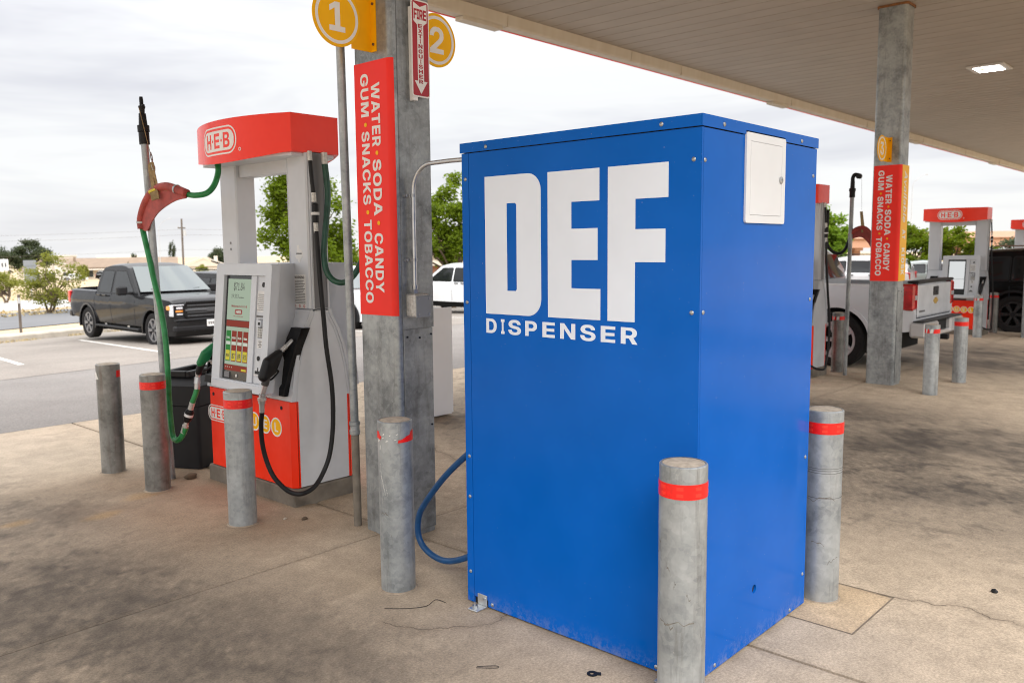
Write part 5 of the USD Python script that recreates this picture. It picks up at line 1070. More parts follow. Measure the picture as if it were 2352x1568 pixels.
    pane(ws[:2], ws[2:], 'windscreen', wf(ws[1]) - .06, wf(ws[3]) - .09, 'windscreen', -.012 if ws[2] < ws[0] else .012)
    pane(rw[:2], rw[2:], glass, wf(rw[1]) - .10, wf(rw[3]) - .10, 'rear_window', .012 if rw[2] > rw[0] else .012)
    t.part('chassis', S(bx(.4, L - .4, -W / 2 + .3, W / 2 - .3, .25, .60)), 'wheel_well')
    if extras: extras(t, S, side_shape)
    return t
def pick(label, pos, yaw, paint_, L=5.88, W=2.03, H=1.96, R=.405, xr=1.24, xf=4.93, belt=1.22, bedh=1.30, x_cab=1.74, cowl=4.20, hood=1.20, rim_='rim_silver', extras=None, group=None, spokes=6, arch=True):
    body = [(.06, .58), (.0, .64), (.0, .98), (.02, bedh - .03), (.05, bedh), (x_cab - .02, bedh), (x_cab, belt), (cowl, belt + .02), (cowl + .35, hood + .03), (L - .45, hood - .01), (L - .20, hood - .05), (L - .10, hood - .12), (L - .05, .95), (L - .03, .70), (L, .64), (L - .01, .45), (L - .12, .30), (xf + .5, .30), (xf, .46), (xr + .4, .46), (xr - .4, .50)]
    cab = [(x_cab + .01, belt - .06), (x_cab + .03, belt + .30), (x_cab + .14, H - .16), (x_cab + .26, H - .055), (x_cab + .55, H - .015), (x_cab + 1.2, H), (cowl - 1.05, H - .02), (cowl - .80, H - .075), (cowl - .03, belt + .04), (cowl + .02, belt - .06)]
    wz0, wz1 = belt + .065, H - .14
    mid = x_cab + (cowl - .65 - x_cab) * .52
    windows = [[(x_cab + .16, wz0), (x_cab + .26, wz1 - .02), (x_cab + .36, wz1), (mid - .07, wz1), (mid - .07, wz0)], [(mid + .05, wz0), (mid + .05, wz1), (cowl - .93, wz1 - .01), (cowl - .30, wz0 + .02), (cowl - .33, wz0)]]
    doors = [(x_cab - .008, x_cab - .008, .5, bedh), (mid - .01, mid - .01, .5, belt + .06), (cowl - .22, cowl - .12, .5, belt + .02)]
    return vehicle('pickup_truck', label, 'pickup truck', group, pos, yaw, L, W, H, R, xr, xf, body, cab, belt, windows, (cowl - .02, belt + .05, cowl - .80, H - .09), (x_cab + .02, belt + .12, x_cab + .12, H - .17), paint_, rim_=rim_, spokes=spokes, bed=(.10, x_cab - .06, bedh - .5), extras=extras, doors=doors, handles=[(mid - .28, belt - .06), (x_cab + .32, belt - .06)], trim_arch=arch)
def f_extras(t, S, sh):
    L, W = 5.88, 2.03
    t.part('grille', S(ext_x(Polygon([(-.60, .68), (.60, .68), (.70, .80), (.70, .98), (.62, 1.09), (-.62, 1.09), (-.70, .98), (-.70, .80)]), L - .10, L - .026)), 'wheel_well')
    t.part('grille_frame', S(ext_x(Polygon([(-.60, .68), (.60, .68), (.70, .80), (.70, .98), (.62, 1.09), (-.62, 1.09), (-.70, .98), (-.70, .80)]).difference(Polygon([(-.60, .68), (.60, .68), (.70, .80), (.70, .98), (.62, 1.09), (-.62, 1.09), (-.70, .98), (-.70, .80)]).buffer(-.045)), L - .03, L - .004)), 'black_paint')
    for i in range(4): t.part('grille_bar', S(bx(L - .03, L - .008, -.60, .60, .745 + i * .08, .772 + i * .08, .006)), 'grille_grey')
    t.part('grille_bar', S(bx(L - .026, L + .004, -.66, .66, .865, .915, .012)), 'grille_grey'); t.part('emblem', S(bx(L - .004, L + .012, -.13, .13, .845, .935, .03)), 'grille_grey')
    for s in (-1, 1):
        h = t.part('headlight', S(bx(L - .24, L - .045, s * .64, s * .94, .74, 1.03, .03)), 'trim_black')
        t.part('lamp_strip', S(cat([bx(L - .16, L - .032, s * .60, s * .93, 1.005, 1.028, .006), bx(L - .20, L - .04, s * .915, s * .95, .76, 1.02, .008)])), 'lamp_clear', parent=h)
        t.part('lamp_lens', S(bx(L - .14, L - .034, s * .69, s * .85, .92, .975, .01)), 'lamp_clear', parent=h); t.part('lamp_lens', S(bx(L - .14, L - .034, s * .69, s * .85, .785, .83, .01)), 'lamp_clear', parent=h)
        t.part('turn_signal', S(bx(L - .14, L - .033, s * .68, s * .87, .855, .893, .01)), 'lamp_amber', parent=h); t.part('turn_signal', S(bx(L - .30, L - .16, s * .93, s * .968, .90, 1.0, .01)), 'lamp_amber', parent=h)
        t.part('fog_light', S(bx(L - .10, L - .008, s * .55, s * .84, .565, .635, .015)), 'lamp_clear')
        t.part('taillight', S(bx(-.012, .13, s * .86, s * 1.0, .90, 1.22, .02)), 'lamp_red')
        t.part('running_board', S(bx(1.85, 4.30, s * .93, s * 1.06, .36, .41, .015)), 'trim_black')
        for xb in (2.3, 3.6): t.part('step_bracket', S(bx(xb, xb + .12, s * .8, s * 1.0, .40, .45)), 'chrome')
        mr = t.part('mirror', S(bx(3.72, 3.86, s * 1.05, s * 1.30, 1.20, 1.42, .04)), 'trim_black'); t.part('mirror_arm', S(bx(3.74, 3.86, s * .93, s * 1.08, 1.22, 1.28, .015)), 'trim_black', parent=mr); t.part('mirror_glass', S(bx(3.714, 3.719, s * 1.08, s * 1.28, 1.225, 1.39)), 'chrome', parent=mr)
        t.part('tow_hook', S(bx(L - .05, L + .02, s * .45, s * .49, .40, .46, .01)), 'trim_black')
        t.part('wiper', S(tube([(4.20, s * .1, 1.285), (4.14, s * .62, 1.33)], .012, 6)), 'trim_black')
    t.part('front_bumper', S(bx(L - .14, L + .02, -.93, .93, .40, .545, .04)), 'trim_black'); t.part('bumper_bar', S(bx(L - .10, L + .025, -.90, .90, .645, .69, .015)), 'black_paint')
    t.part('licence_plate', S(bx(L + .021, L + .028, -.155, .155, .50, .655)), 'plate')
    t.part('plate_print', S(place(prism(unary_union([sbox(i * .05, 0, i * .05 + .032, .065) for i in range(5)]), .001), (L + .0285, -.12, .545), (0, 1, 0), UZ)), 'print_grey')
    t.part('rear_bumper', S(bx(-.06, .12, -.97, .97, .52, .70, .03)), 'black_paint'); t.part('bed_liner', S(bx(.11, 1.67, -.91, .91, .801, .812)), 'trim_black')
PX, PY_ = 10.03, 21.49
pick('shiny black crew cab pickup parked left of the pump, nose to the camera', (PX, PY_, float(gz(PX, PY_))), -math.pi / 2, 'black_paint', rim_='rim_dark', extras=f_extras, group='vehicles parked across the lot')
def s_extras(t, S, sh):
    W = 1.95
    for s in (-1, 1):
        l = t.part('taillight', S(bx(-.015, .20, s * .80, s * .965, .88, 1.25, .025)), 'lamp_red'); t.part('reverse_lens', S(bx(-.02, -.012, s * .82, s * .93, 1.03, 1.09)), 'lamp_clear', parent=l)
        t.part('mirror', S(bx(3.50, 3.62, s * 1.0, s * 1.22, 1.14, 1.32, .03)), 'trim_black')
    t.part('tailgate', S(bx(-.012, .03, -.78, .78, .78, 1.235, .012)), 'silver_light_paint')
    t.part('tailgate_gap', S(cat([bx(-.003, .01, -.80, -.785, .76, 1.26), bx(-.003, .01, .785, .80, .76, 1.26), bx(-.003, .01, -.79, .79, .76, .775)])), 'dark_gap')
    t.part('tailgate_cap', S(bx(-.03, .12, -.86, .86, 1.255, 1.295, .012)), 'trim_black')
    t.part('tailgate_handle', S(bx(-.022, -.005, -.14, .10, 1.06, 1.19, .008)), 'trim_black'); t.part('camera_eye', S(bx(-.026, -.02, -.06, .0, 1.09, 1.13)), 'dark_gap')
    bow = Polygon([(-.10, -.022), (-.045, -.022), (-.04, -.045), (.045, -.045), (.04, -.022), (.10, -.022), (.085, .022), (.04, .022), (.045, .045), (-.04, .045), (-.035, .022), (-.085, .022)])
    t.part('gold_emblem', S(place(prism(bow, .01), (-.013, -.02, .985), (0, -1, 0), UZ)), 'gold')
    t.part('model_script', S(place(prism(unary_union([sbox(i * .032, 0, i * .032 + .022, .025) for i in range(8)]), .004), (-.013, .72, .845), (0, -1, 0), UZ)), 'print_grey')
    b = t.part('rear_bumper', S(cat([bx(-.17, .05, -.93, -.30, .50, .72, .03), bx(-.17, .05, .30, .93, .50, .72, .03), bx(-.165, .05, -.31, .31, .50, .56, .02)])), 'silver_paint')
    t.part('bumper_step', S(cat([bx(-.16, .0, -.93, .93, .722, .735)])), 'trim_black', parent=b)
    t.part('bumper_pocket', S(bx(-.10, -.02, -.29, .29, .56, .715, .003)), 'wheel_well', parent=b); t.part('hitch', S(bx(-.22, .3, -.05, .05, .42, .50, .01)), 'trim_black')
    t.part('bed_liner', S(bx(.11, 1.57, -.87, .87, .785, .80)), 'trim_black')
SX, SY = 12.45 + .975, 3.76 + 2.72
pick('silver pickup at the middle pump with red tail lights and a gold emblem', (SX, SY, float(gz(SX, SY))), math.pi / 2, 'silver_light_paint', L=5.44, W=1.95, H=1.82, R=.41, xr=1.06, xf=4.36, belt=1.16, bedh=1.27, x_cab=1.62, cowl=3.80, hood=1.16, rim_='rim_silver', extras=s_extras, group='vehicles at the pumps', spokes=5)
WX, WY = 22.0 + 1.0, 23.2
pick('white crew cab pickup parked beyond the column, seen right of the conduit', (WX, WY, float(gz(WX, WY))), math.pi / 2, 'white_paint', H=1.90, extras=None, group='vehicles parked across the lot')
def suv(label, pos, yaw, paint_, L=5.0, W=1.98, H=1.80, R=.385, xr=1.0, xf=3.95, belt=1.10, cowl=3.62, rim_='rim_silver', extras=None, group='vehicles parked across the lot', glass='auto_glass', name='suv', cat_='SUV'):
    body = [(.08, .40), (.0, .50), (.02, .90), (.05, belt + .02), (cowl, belt + .03), (cowl + .4, belt), (L - .35, belt - .08), (L - .12, belt - .18), (L - .02, .72), (L, .50), (L - .08, .30), (xf + .5, .28), (xf, .36), (xr + .4, .36), (xr - .4, .36)]
    cab = [(.05, belt - .05), (.10, belt + .25), (.28, H - .12), (.45, H - .03), (1.2, H), (cowl - 1.2, H - .01), (cowl - .85, H - .07), (cowl - .02, belt + .05), (cowl + .03, belt - .05)]
    z0, z1 = belt + .07, H - .14
    wins = [[(.26, z0), (.42, z1 - .03), (1.02, z1), (1.02, z0)], [(1.10, z0), (1.10, z1), (2.05, z1), (2.05, z0)], [(2.14, z0), (2.14, z1), (cowl - 1.0, z1 - .01), (cowl - .34, z0 + .02), (cowl - .38, z0)]]
    def ex(t, S, sh):
        for s in (-1, 1):
            t.part('taillight', S(bx(-.012, .18, s * .76, s * .94, .88, 1.12, .02)), 'lamp_red'); t.part('headlight', S(bx(L - .30, L - .06, s * .60, s * .86, .72, .88, .03)), 'lamp_clear')
            t.part('mirror', S(bx(cowl - .45, cowl - .32, s * .98, s * 1.18, belt + .03, belt + .20, .03)), 'trim_black'); t.part('roof_rail', S(tube([(.6, s * .70, H - .02), (.7, s * .70, H + .045), (2.3, s * .70, H + .045), (2.4, s * .70, H - .01)], .016, 6)), 'chrome' if paint_ == 'suv_black_paint' else 'trim_black')
        t.part('rear_bumper', S(bx(-.05, .1, -.9, .9, .45, .62, .03)), 'trim_black'); t.part('grille', S(bx(L - .12, L - .005, -.5, .5, .55, .80, .02)), 'trim_black')
        if extras: extras(t, S, sh)
    return vehicle(name, label, cat_, group, pos, yaw, L, W, H, R, xr, xf, body, cab, belt, wins, (cowl - .02, belt + .06, cowl - .85, H - .09), (.07, belt + .08, .26, H - .16), paint_, glass=glass, rim_=rim_, extras=ex, doors=[(1.06, 1.06, .45, belt + .05), (2.09, 2.09, .42, belt + .05), (cowl - .12, cowl - .05, .42, belt)], handles=[(1.95, belt - .08), (1.22, belt - .08)], trim_arch='black')
def sedan(label, pos, yaw, paint_, group='vehicles parked across the lot', L=4.75, W=1.84, H=1.46, name='car', cat_='car'):
    R, xr, xf, belt, cowl = .33, .95, 3.72, .95, 3.45
    body = [(.06, .36), (.0, .50), (.03, .85), (.15, .98), (.85, 1.0), (cowl, .99), (cowl + .5, .90), (L - .2, .76), (L - .03, .60), (L, .42), (L - .08, .24), (xf + .4, .22), (xf, .28), (xr + .3, .28), (xr - .3, .30)]
    cab = [(.55, .93), (.62, 1.0), (1.15, H - .16), (1.55, H - .03), (2.1, H), (2.55, H - .04), (cowl - .05, 1.01), (cowl + .02, .93)]
    z0, z1 = 1.02, H - .10
    wins = [[(1.02, z0), (1.35, z1 - .05), (1.60, z1), (1.98, z1), (1.98, z0)], [(2.06, z0), (2.06, z1), (2.46, z1 - .02), (3.16, z0 + .01), (3.12, z0)]]
    def ex(t, S, sh):
        for s in (-1, 1):
            t.part('taillight', S(bx(-.01, .2, s * .62, s * .86, .72, .86, .02)), 'lamp_red'); t.part('headlight', S(bx(L - .35, L - .07, s * .55, s * .80, .60, .72, .02)), 'lamp_clear'); t.part('mirror', S(bx(2.95, 3.06, s * .90, s * 1.06, 1.0, 1.12, .02)), 'trim_black')
    return vehicle(name, label, cat_, group, pos, yaw, L, W, H, R, xr, xf, body, cab, belt, wins, (cowl - .05, 1.02, 2.58, H - .06), (.66, 1.02, 1.18, H - .15), paint_, extras=ex, trim_arch=False, doors=[(2.02, 2.02, .35, 1.0)], handles=[(1.9, .86)])
Z = lambda x, y: float(gz(x, y))
suv('white SUV parked behind the first pump and the near column', (15.40, 20.68, Z(15.4, 20.68)), -math.pi / 2, 'white_paint')
suv('dark SUV parked just right of the black pickup, mostly hidden by the pump', (12.98, 22.1, Z(12.98, 22.1)), -math.pi / 2, 'black_paint', H=1.72)
suv('black SUV fuelling beyond the third pump at the right edge', (21.35, 2.75, Z(21.35, 2.75) - .02), -math.pi / 2, 'suv_black_paint', L=5.1, H=1.80, xr=1.15, R=.40, rim_='rim_black', group='vehicles at the pumps')
suv('white SUV far beyond the middle hose pole', (31.6, 12.0, Z(31.6, 12)), math.radians(100), 'white_paint', H=1.70, L=4.7, xf=3.7, cowl=3.4)
sedan('pale grey green sedan parked behind the silver pickup', (34.2, 10.3, Z(34.2, 10.3)), math.radians(108), 'sage_paint')

# ================================================================== TREES
def tree(name, label, pos, h, crown, seeds, n_leaf, leaf_size, m_leaf, trunk_r=.12, trunk_h=.3, cat_='tree', group=None, stems=1, clump=.16, sparse=1.0):
    """crown: list of (dx, dy, height of centre, rx, ry, rz) blobs; leaves gather in clumps at the ends of limbs."""
    q = np.random.RandomState(seeds); x0, y0, z0 = pos; t = Thing(name, label, cat_, group, base=pos, local=True)
    clumps = []
    for (dx, dy, cz, rx, ry, rz) in crown:
        k = max(8, int(26 * rx * ry * rz / (crown[0][3] * crown[0][4] * crown[0][5])))
        for _ in range(int(k * sparse) + 6):
            u = q.randn(3); u /= np.linalg.norm(u); r_ = q.uniform(.25, 1.0) ** .45; clumps.append(np.array([dx + u[0] * rx * r_, dy + u[1] * ry * r_, cz + u[2] * rz * r_]))
    clumps = np.array(clumps); limbs = []
    for s in range(stems):
        b0 = np.array([q.uniform(-.12, .12) * (stems > 1), q.uniform(-.12, .12) * (stems > 1), -.08]); fork = np.array([q.uniform(-.1, .1) + (.35 * math.cos(s * 2.4) if stems > 1 else 0), q.uniform(-.1, .1) + (.35 * math.sin(s * 2.4) if stems > 1 else 0), h * trunk_h])
        limbs.append(tube(spline([b0, (b0 + fork) / 2 + q.randn(3) * .04, fork], 5), np.linspace(trunk_r, trunk_r * .62, 11), 9))
        for i in q.choice(len(clumps), min(len(clumps), 16 // stems + 5), replace=False):
            e = clumps[i]; mid = fork * .5 + e * .5 + np.array([0, 0, .08 * h]) * q.uniform(-.3, 1); limbs.append(tube(spline([fork - [0, 0, .1], mid, e], 5), np.linspace(trunk_r * .5, trunk_r * .08, 11), 6))
    t.part('trunk', cat(limbs), 'bark', smooth=True)
    size = np.array([c[3:] for c in crown]).max(0); k = q.randint(0, len(clumps), n_leaf); C = clumps[k] + q.randn(n_leaf, 3) * size * clump * np.array([1, 1, .75])
    a = q.randn(n_leaf, 3); a[:, 2] *= .6; a /= np.linalg.norm(a, axis=1)[:, None]; b = np.cross(a, q.randn(n_leaf, 3)); b /= np.linalg.norm(b, axis=1)[:, None]; sz = leaf_size * q.uniform(.6, 1.35, n_leaf)[:, None]
    n_ = np.cross(a, b); V = np.stack([C - a * sz, C + b * sz * .45 + n_ * sz * .12, C + a * sz, C - b * sz * .45 + n_ * sz * .12], 1).reshape(-1, 3); f = np.arange(n_leaf)[:, None] * 4
    t.part('crown', trimesh.Trimesh(V, np.vstack([f + [0, 1, 2], f + [0, 2, 3]]), process=False), m_leaf, kind='stuff')
    return t
def at(x, y, dz=0): return (x, y, float(gz(x, y)) + dz)
TG = 'young green trees around the lot'
tree('tree', 'tall fresh green tree seen through the opening of the first pump', at(19.4, 28.6), 6.6, [(0, 0, 3.7, 1.5, 1.5, 2.3), (.3, -.4, 2.3, 1.7, 1.7, 1.2), (-.4, .4, 5.4, .8, .8, .9)], 1, 15000, .095, 'leaf_spring', .13, .24, group=TG, clump=.115)
tree('tree', 'round fresh green tree between the near column and the blue box', at(26.4, 27.4), 6.4, [(0, 0, 3.8, 1.8, 1.8, 2.0), (.7, -.7, 4.5, 1.4, 1.4, 1.8), (-.7, .7, 2.9, 1.5, 1.5, 1.2)], 2, 15000, .105, 'leaf_spring', .14, .25, group=TG, clump=.115)
tree('tree', 'small lime green tree behind the second pump', at(31.6, 12.55), 3.9, [(0, 0, 1.95, .75, .75, 1.1), (.2, -.2, 2.7, .45, .45, .7), (-.2, .3, 2.6, .45, .45, .9)], 3, 5500, .08, 'leaf_lime', .08, .2, group=TG, clump=.12)
tree('tree', 'green tree with bare top twigs left of the far pump', at(37.9, 11.75), 3.7, [(0, 0, 1.9, 1.1, 1.1, 1.0), (.3, .4, 2.4, .7, .7, .9), (-.4, -.4, 1.7, .8, .8, .8)], 4, 5500, .085, 'leaf_spring', .10, .25, group=TG, stems=2, clump=.12)
tree('tree', 'low spreading green tree seen through the far pump', at(39.4, 10.3), 3.5, [(0, 0, 2.0, 1.0, 1.0, .85), (.5, -.8, 1.6, .8, .8, .6), (-.4, .5, 2.2, .7, .7, .7)], 5, 5500, .085, 'leaf_spring', .10, .25, group=TG, clump=.12)
tree('oak_tree', 'dark broad oak rising over the far buildings at the left', at(60.5, 181), 8.4, [(0, 0, 5.6, 2.6, 2.6, 2.3), (-2.0, 1.8, 4.8, 2.2, 2.2, 2.2), (1.4, -1.3, 4.6, 2.0, 2.0, 2.0)], 6, 9000, .20, 'leaf_oak', .3, .3, group='dark oaks on the skyline')
tree('oak_tree', 'dark oak cut by the left edge of the picture', at(54.5, 183), 7.6, [(0, 0, 4.7, 2.8, 2.8, 2.3), (-2.4, 2.4, 4.0, 2.6, 2.6, 2.4), (2.0, -1.8, 3.8, 2.2, 2.2, 1.9)], 7, 9000, .20, 'leaf_oak', .3, .3, group='dark oaks on the skyline')
tree('oak_tree', 'round dark tree on the skyline just left of the first pump', at(77.0, 138.5), 6.0, [(0, 0, 3.7, 1.7, 1.7, 1.8), (.8, -.8, 3.2, 1.4, 1.4, 1.5)], 8, 6000, .18, 'leaf_oak', .25, .25, group='dark oaks on the skyline')
tree('mesquite_shrub', 'airy yellow green mesquite with several thin trunks beyond the road', at(14.9, 42.5), 2.9, [(0, 0, 2.05, .70, .70, .75), (-.7, .7, 1.55, .65, .65, .65), (.75, -.75, 1.6, .6, .6, .7), (-.1, .1, 1.0, 1.0, 1.0, .6), (.2, -.2, .7, .8, .8, .4)], 9, 5200, .060, 'leaf_mesquite', .055, .22, cat_='shrub', stems=4, clump=.15)
tree('mesquite_shrub', 'low leafy shrub at the left edge behind the mesquite', at(18.6, 60.6), 2.4, [(0, 0, 1.3, .8, .8, .7), (-.7, .7, .9, .7, .7, .5)], 10, 3000, .07, 'leaf_mesquite', .08, .2, cat_='shrub', stems=2)
def slim(label, x, y, h, seed, m='leaf_mesquite', w=.75): tree('young_tree', label, at(x, y), h, [(0, 0, h * .55, w, w, h * .36)], seed, 2200, .16, m, .08, .2, group='young trees by the far buildings')
slim('slim young tree in front of the brown roofed building', 80.0, 180.0, 5.6, 21, 'leaf_oak', .95)
slim('tiny tree by the right gable of the far building', 66.4, 171, 3.2, 22, 'leaf_mesquite', .8)
slim('small bush left of the tan house', 69.5, 131.2, 2.8, 23, 'leaf_mesquite', .9)
slim('small yellow green bush in front of the tan house', 71.4, 125.8, 2.6, 24, 'leaf_mesquite', 1.0)
slim('low palm like tree above the far roofs', 101, 205, 9.2, 25, 'leaf_oak', 1.0)
tree('bush_row', 'hazy line of low bushes beyond the second pump', at(62, 24.5), 2.2, [(0, 0, .8, 1.4, 1.4, .7), (2.2, -2.2, .7, 1.3, 1.3, .6), (-2.2, 2.2, .8, 1.4, 1.4, .6), (4.4, -4.4, .8, 1.2, 1.2, .7), (-4.6, 4.6, .7, 1.4, 1.4, .6)], 26, 5000, .12, 'leaf_mesquite', .05, .2, cat_='bushes')
tree('bush_row', 'low bushes under the overpass right of the far pump', at(66, 13.0), 3.4, [(0, 0, 1.6, 1.6, 1.6, 1.2), (.9, -2.6, 1.4, 1.5, 1.5, 1.0), (1.6, -5.0, 1.5, 1.5, 1.5, 1.1)], 27, 5000, .13, 'leaf_oak', .06, .2, cat_='bushes')

# ================================================================== FAR BUILDINGS
def building(name, label, cat_, pos, yaw, z=None): return Thing(name, label, cat_, None, base=(0, 0, 0), off=(pos[0], pos[1], float(gz(*pos)) - .15 if z is None else z), rotz=yaw, local=True)
def gable(x0, x1, y0, y1, z0, z1, over=.5, th=.18):        # roof with its ridge along x
    ym = (y0 + y1) / 2; P = Polygon([(y0 - over, z0 - .12), (ym, z1), (y1 + over, z0 - .12), (y1 + over, z0 - .12 + th), (ym, z1 + th), (y0 - over, z0 - .12 + th)])
    return ext_x(P, x0 - over, x1 + over)
def gable_y(x0, x1, y0, y1, z0, z1, over=.4, th=.18):
    xm = (x0 + x1) / 2; P = Polygon([(x0 - over, z0 - .12), (xm, z1), (x1 + over, z0 - .12), (x1 + over, z0 - .12 + th), (xm, z1 + th), (x0 - over, z0 - .12 + th)])
    return ext_y(P, y0 - over, y1 + over)
def window(b, x, y, z, w, h, trim='stucco_light'):
    f = b.part('window', bx(x - w / 2 - .08, x + w / 2 + .08, y - .06, y - .005, z - .08, z + h + .08), trim); b.part('pane', bx(x - w / 2, x + w / 2, y - .075, y - .062, z, z + h), 'window_dark', parent=f)
VIEW = lambda x, y: math.atan2(y, x) - math.pi / 2        # turns a front (towards -y) to face the forecourt
# long beige building at the left
bp = (80.5, 196.0); b = building('beige_building', 'long beige building with a brown roof and two pale gables, far left', 'building', bp, VIEW(*bp))
b.part('wall', bx(-17, 15, 0, 14, -1, 2.7), 'stucco'); b.part('roof', gable(-17, 15, 0, 14, 2.7, 4.6), 'roof_brown')
for x0, x1, zr, nm in ((-15.5, -4.5, 4.1, 'left'), (5.5, 17.5, 4.4, 'right')):
    w_ = b.part('gable_wing', cat([bx(x0, x1, -4.5, .0, -1, 2.4), ext_y(Polygon([(x0, 2.4), (x1, 2.4), ((x0 + x1) / 2, zr)]), -4.5, -4.3)]), 'stucco_light')
    b.part('wing_roof', gable_y(x0, x1, -4.5, 7.0, 2.4, zr), 'roof_pale', parent=w_)
for x in (-13.4, -10.4, -7.2): window(b, x, -4.5, .5, 1.7, 1.3)
for x in (7.6, 11.0, 14.6): window(b, x, -4.5, .6, 1.5, 1.2)
for x in (-2.8, -.6, 3.2): window(b, x, 0, .6, 1.1, 1.7)
b.part('door', bx(.9, 2.0, -.06, -.005, -.8, 1.5), 'window_dark'); b.part('porch_beam', bx(-4.4, 5.4, -1.4, -.1, 2.15, 2.4), 'stucco_light')
for x in (-3.9, 0, 4.9): b.part('porch_post', bx(x - .12, x + .12, -1.35, -1.1, -1, 2.15), 'stucco_light')
b.part('roof_vent', bx(-6.2, -5.7, 4, 4.5, 3.9, 5.0), 'roof_brown')
bp = (98, 238); b = building('pale_warehouse', 'pale flat roofed building behind the brown roofed one', 'building', bp, VIEW(*bp)); b.part('wall', bx(-19, -7, 0, 8, -1, 5.9), 'roof_pale'); b.part('wall', bx(-2, 12, 0, 8, -1, 6.0), 'stucco_light'); b.part('roof', bx(-19.2, -6.8, -.2, 8.2, 5.91, 6.1), 'stucco_light')
# small white structure and tan house
bp = (46.0, 158); b = building('white_house', 'small white gabled house among the trees, far left', 'house', bp, VIEW(*bp)); b.part('wall', cat([bx(-3, 3, 0, 6, -1, 2.6), ext_y(Polygon([(-3, 2.6), (3, 2.6), (0, 4.2)]), 0, .2)]), 'stucco_light'); b.part('roof', gable_y(-3, 3, 0, 6, 2.6, 4.2), 'roof_pale'); window(b, -1.2, 0, .4, 1, 1.4); window(b, 1.3, 0, .4, 1, 1.4)
bp = (70.5, 133.5); b = building('tan_house', 'tan house with a hipped roof between the pickup and the pump', 'house', bp, VIEW(*bp)); b.part('wall', cat([bx(-3.6, 4.6, 0, 7, -1, 2.4), ext_y(Polygon([(-2.6, 2.4), (3.6, 2.4), (.5, 3.7)]), -.2, 0)]), 'stucco'); rf = b.part('roof', gable_y(-3.6, 4.6, 0, 7, 2.4, 3.8), 'roof_pale'); b.part('chimney', bx(2.2, 2.8, 4, 4.6, 2.8, 4.1), 'stucco', parent=rf); window(b, .4, -.2, .9, .9, 1.2); window(b, 3, 0, .9, .9, 1.2)
bp = (64.5, 137.0); b = building('white_garage', 'low white building left of the tan house', 'building', bp, VIEW(*bp)); b.part('wall', bx(-3.5, 3, 0, 5, -1, 2.9), 'cabinet_white'); b.part('roof', gable(-3.5, 3, 0, 5, 2.9, 3.9), 'roof_brown'); window(b, -1, 0, .8, 1.2, 1.1)
bp = (47.4, 61.0); b = building('brick_shop', 'low brick shop with a tan fascia behind the white SUV', 'building', bp, VIEW(*bp)); b.part('wall', bx(-1.5, 13, 0, 10, -1, 2.05), 'brick_far'); b.part('fascia', bx(-1.9, 13.4, -.5, 10.4, 2.06, 2.65), 'stucco'); b.part('roof', cat([ext_x(Polygon([(-.6, 2.66), (10.6, 2.66), (8, 3.5), (2, 3.5)]), -2.0, 13.5)]), 'roof_brown')
for x in (0, 2.5, 5, 8, 11): window(b, x, 0, -.3, 1.6, 1.7, 'stucco')
# highway overpass on the right
ov = Thing('overpass', 'long tan highway overpass crossing behind the right hand pumps', 'overpass', base=(0, 0, 0), off=(172, 52, float(gz(172, 52))), rotz=math.atan2(-80, 52), local=True)
for k in range(10):
    x0 = -100 + k * 20; ov.part('girder', bx(x0, x0 + 19.9, -.4, 9, 2.85, 4.55), 'overpass_tan'); ov.part('parapet', bx(x0, x0 + 19.95, -.9, -.45, 4.65, 5.75), 'overpass_pink'); ov.part('deck_edge', bx(x0, x0 + 19.95, -.9, 9.4, 4.56, 4.64), 'overpass_tan')
    ov.part('pier', cat([cyl((x0 + 10, 2, -2), (x0 + 10, 2, 2.3), .6, n=14), cyl((x0 + 10, 7, -2), (x0 + 10, 7, 2.3), .6, n=14), bx(x0 + 9.3, x0 + 10.7, .2, 8.6, 2.3, 2.845)]), 'overpass_tan')
# ================================================================== POLES, WIRES, ROAD SIGNS, FAR CARS
up_ = Thing('utility_pole', 'thin wooden utility pole rising over the black pickup', 'utility pole', base=at(53.4, 105.6), local=True)
up_.part('pole', cyl((0, 0, -.3), (.05, 0, 8.4), .15, .11, n=10), 'weathered_wood'); up_.part('crossarm', bx(-.5, .5, -.06, .06, 7.15, 7.30), 'weathered_wood'); up_.part('transformer', cyl((.28, -.2, 6.2), (.28, -.2, 6.95), .2, n=12), 'pole_grey')
for x in (-.45, .45): up_.part('insulator', cyl((x, 0, 7.30), (x, 0, 7.48), .05, n=8), 'pole_grey')
def lamp(label, x, y, h, ang):
    l = Thing('street_lamp', label, 'street lamp', 'slender grey street lamps', base=at(x, y), local=True); c, s = math.cos(ang), math.sin(ang)
    l.part('pole', cyl((0, 0, -.2), (0, 0, h), .075, .045, n=10), 'pole_grey'); l.part('arm', tube(spline([(0, 0, h - .1), (.35 * c, .35 * s, h + .55), (1.3 * c, 1.3 * s, h + 1.25), (1.9 * c, 1.9 * s, h + 1.35)], 5), .03, 8), 'pole_grey'); l.part('lamp_head', bx(1.7 * c - .2, 1.7 * c + .3, 1.7 * s - .08, 1.7 * s + .08, h + 1.30, h + 1.40, .03), 'pole_grey')
lamp('street lamp with a curved arm right of the hose pole', 60.8, 127.5, 8.3, math.radians(-40)); lamp('street lamp rising above the far pump on the right', 122, 37.5, 11.0, math.radians(-60)); lamp('thin lamp post by the brick shop behind the near column', 44, 56, 7.5, math.radians(-60))
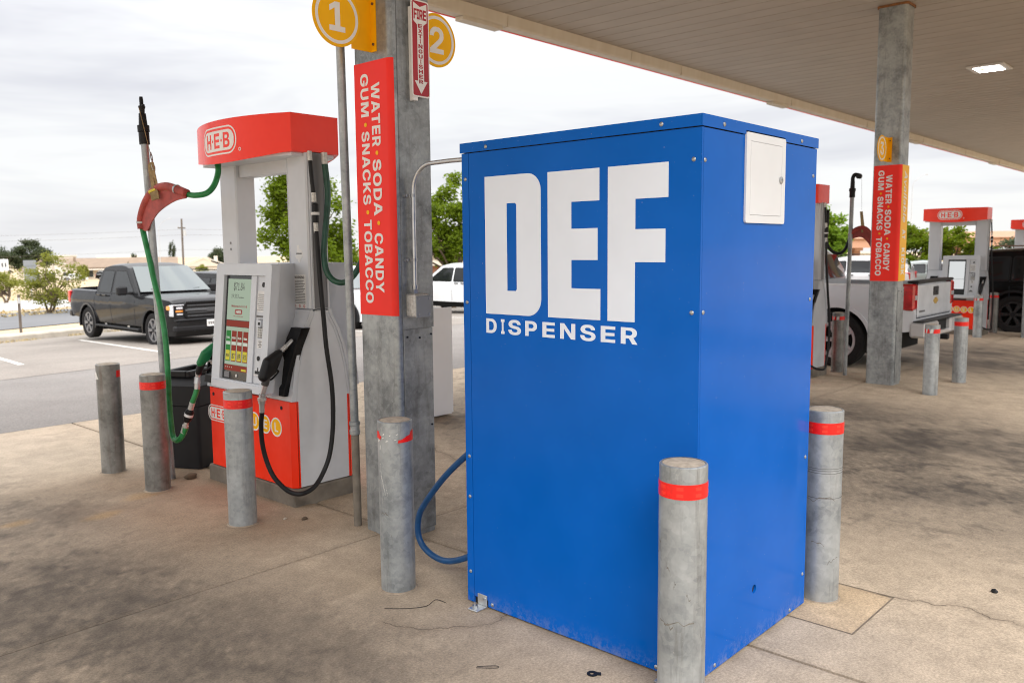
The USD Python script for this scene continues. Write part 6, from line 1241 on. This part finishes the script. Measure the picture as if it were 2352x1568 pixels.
for i, (z0, lab) in enumerate(((6.9, 'highest faint power line over the far roofs'), (6.2, 'middle faint power line over the far roofs'), (4.3, 'lowest faint power line over the far roofs'))):
    A, B = np.array([18, 132, z0 - 2.6 - .4]), np.array([53.4, 105.6, z0 - 2.6 + .35]); C = np.array([105, 66, z0 - 2.0]); P = [A + (B - A) * s - np.array([0, 0, 1.0 * 4 * s * (1 - s) * .35]) for s in np.linspace(0, 1, 14)] + [B + (C - B) * s - np.array([0, 0, .35 * 4 * s * (1 - s)]) for s in np.linspace(.07, 1, 14)]
    single('power_line', tube(P, .010, 5), 'weathered_wood', lab, 'power line', 'power lines')
sg = Thing('road_sign', 'grey back of a road sign behind the mesquite', 'road sign', base=at(21.9, 65.8), local=True); sg.part('post', cyl((0, 0, -.2), (0, 0, 2.75), .04, n=8), 'pole_grey')
yw = math.atan2(-47, -15.9) + math.pi / 2; R2 = np.array([[math.cos(yw), -math.sin(yw)], [math.sin(yw), math.cos(yw)]])
def turned(m, yw_=yw): v = m.vertices.copy(); c, s = math.cos(yw_), math.sin(yw_); m.vertices = np.column_stack([c * v[:, 0] - s * v[:, 1], s * v[:, 0] + c * v[:, 1], v[:, 2]]); return m
sg.part('panel', turned(bx(-.40, .40, -.05, -.04, 1.2, 2.75)), 'sign_back'); sg.part('stiffener', turned(bx(-.40, .40, -.07, -.051, 1.5, 1.55)), 'sign_back'); sg.part('stiffener', turned(bx(-.40, .40, -.07, -.051, 2.35, 2.40)), 'sign_back')
s2 = Thing('road_sign', 'small white route sign at the left edge', 'road sign', base=at(20.6, 66.9), local=True); s2.part('post', cyl((0, 0, -.2), (0, 0, 2.9), .035, n=8), 'pole_grey'); s2.part('panel', turned(bx(-.27, .27, -.05, -.04, 2.05, 2.85)), 'sticker'); s2.part('print', turned(bx(-.16, -.04, -.053, -.051, 2.3, 2.6)), 'print_grey'); s2.part('print', turned(bx(.04, .15, -.053, -.051, 2.3, 2.6)), 'print_grey')
mk = Thing('marker_post', 'slim dark marker post behind the kerb at the left', 'post', base=at(8.95, 28.0), local=True); mk.part('post', bx(-.035, .035, -.02, .02, -.1, 1.22, .004), 'weathered_wood'); mk.part('reflector', turned(bx(-.03, .03, -.03, -.021, .95, 1.12)), 'pole_grey')
def far_car(label, x, y, paint_, kind='sedan'):
    (sedan if kind == 'sedan' else suv)(label, (x, y, Z(x, y) - .1), VIEW(x, y) + math.pi * (hash_(x) > .5), paint_, group='far parked cars')
def hash_(x): return (math.sin(x * 12.9898) * 43758.5453) % 1
far_car('white far car half hidden behind the mesquite', 69.5, 183.5, 'white_paint'); far_car('black far car left of the slim tree', 75.2, 181.0, 'suv_black_paint', 'suv'); far_car('dark blue far car right of the slim tree', 82.0, 176.6, 'navy_paint'); far_car('white far car nearest the black pickup', 86.0, 174.0, 'white_paint', 'suv'); far_car('navy far car at the left edge', 43.6, 152, 'navy_paint')
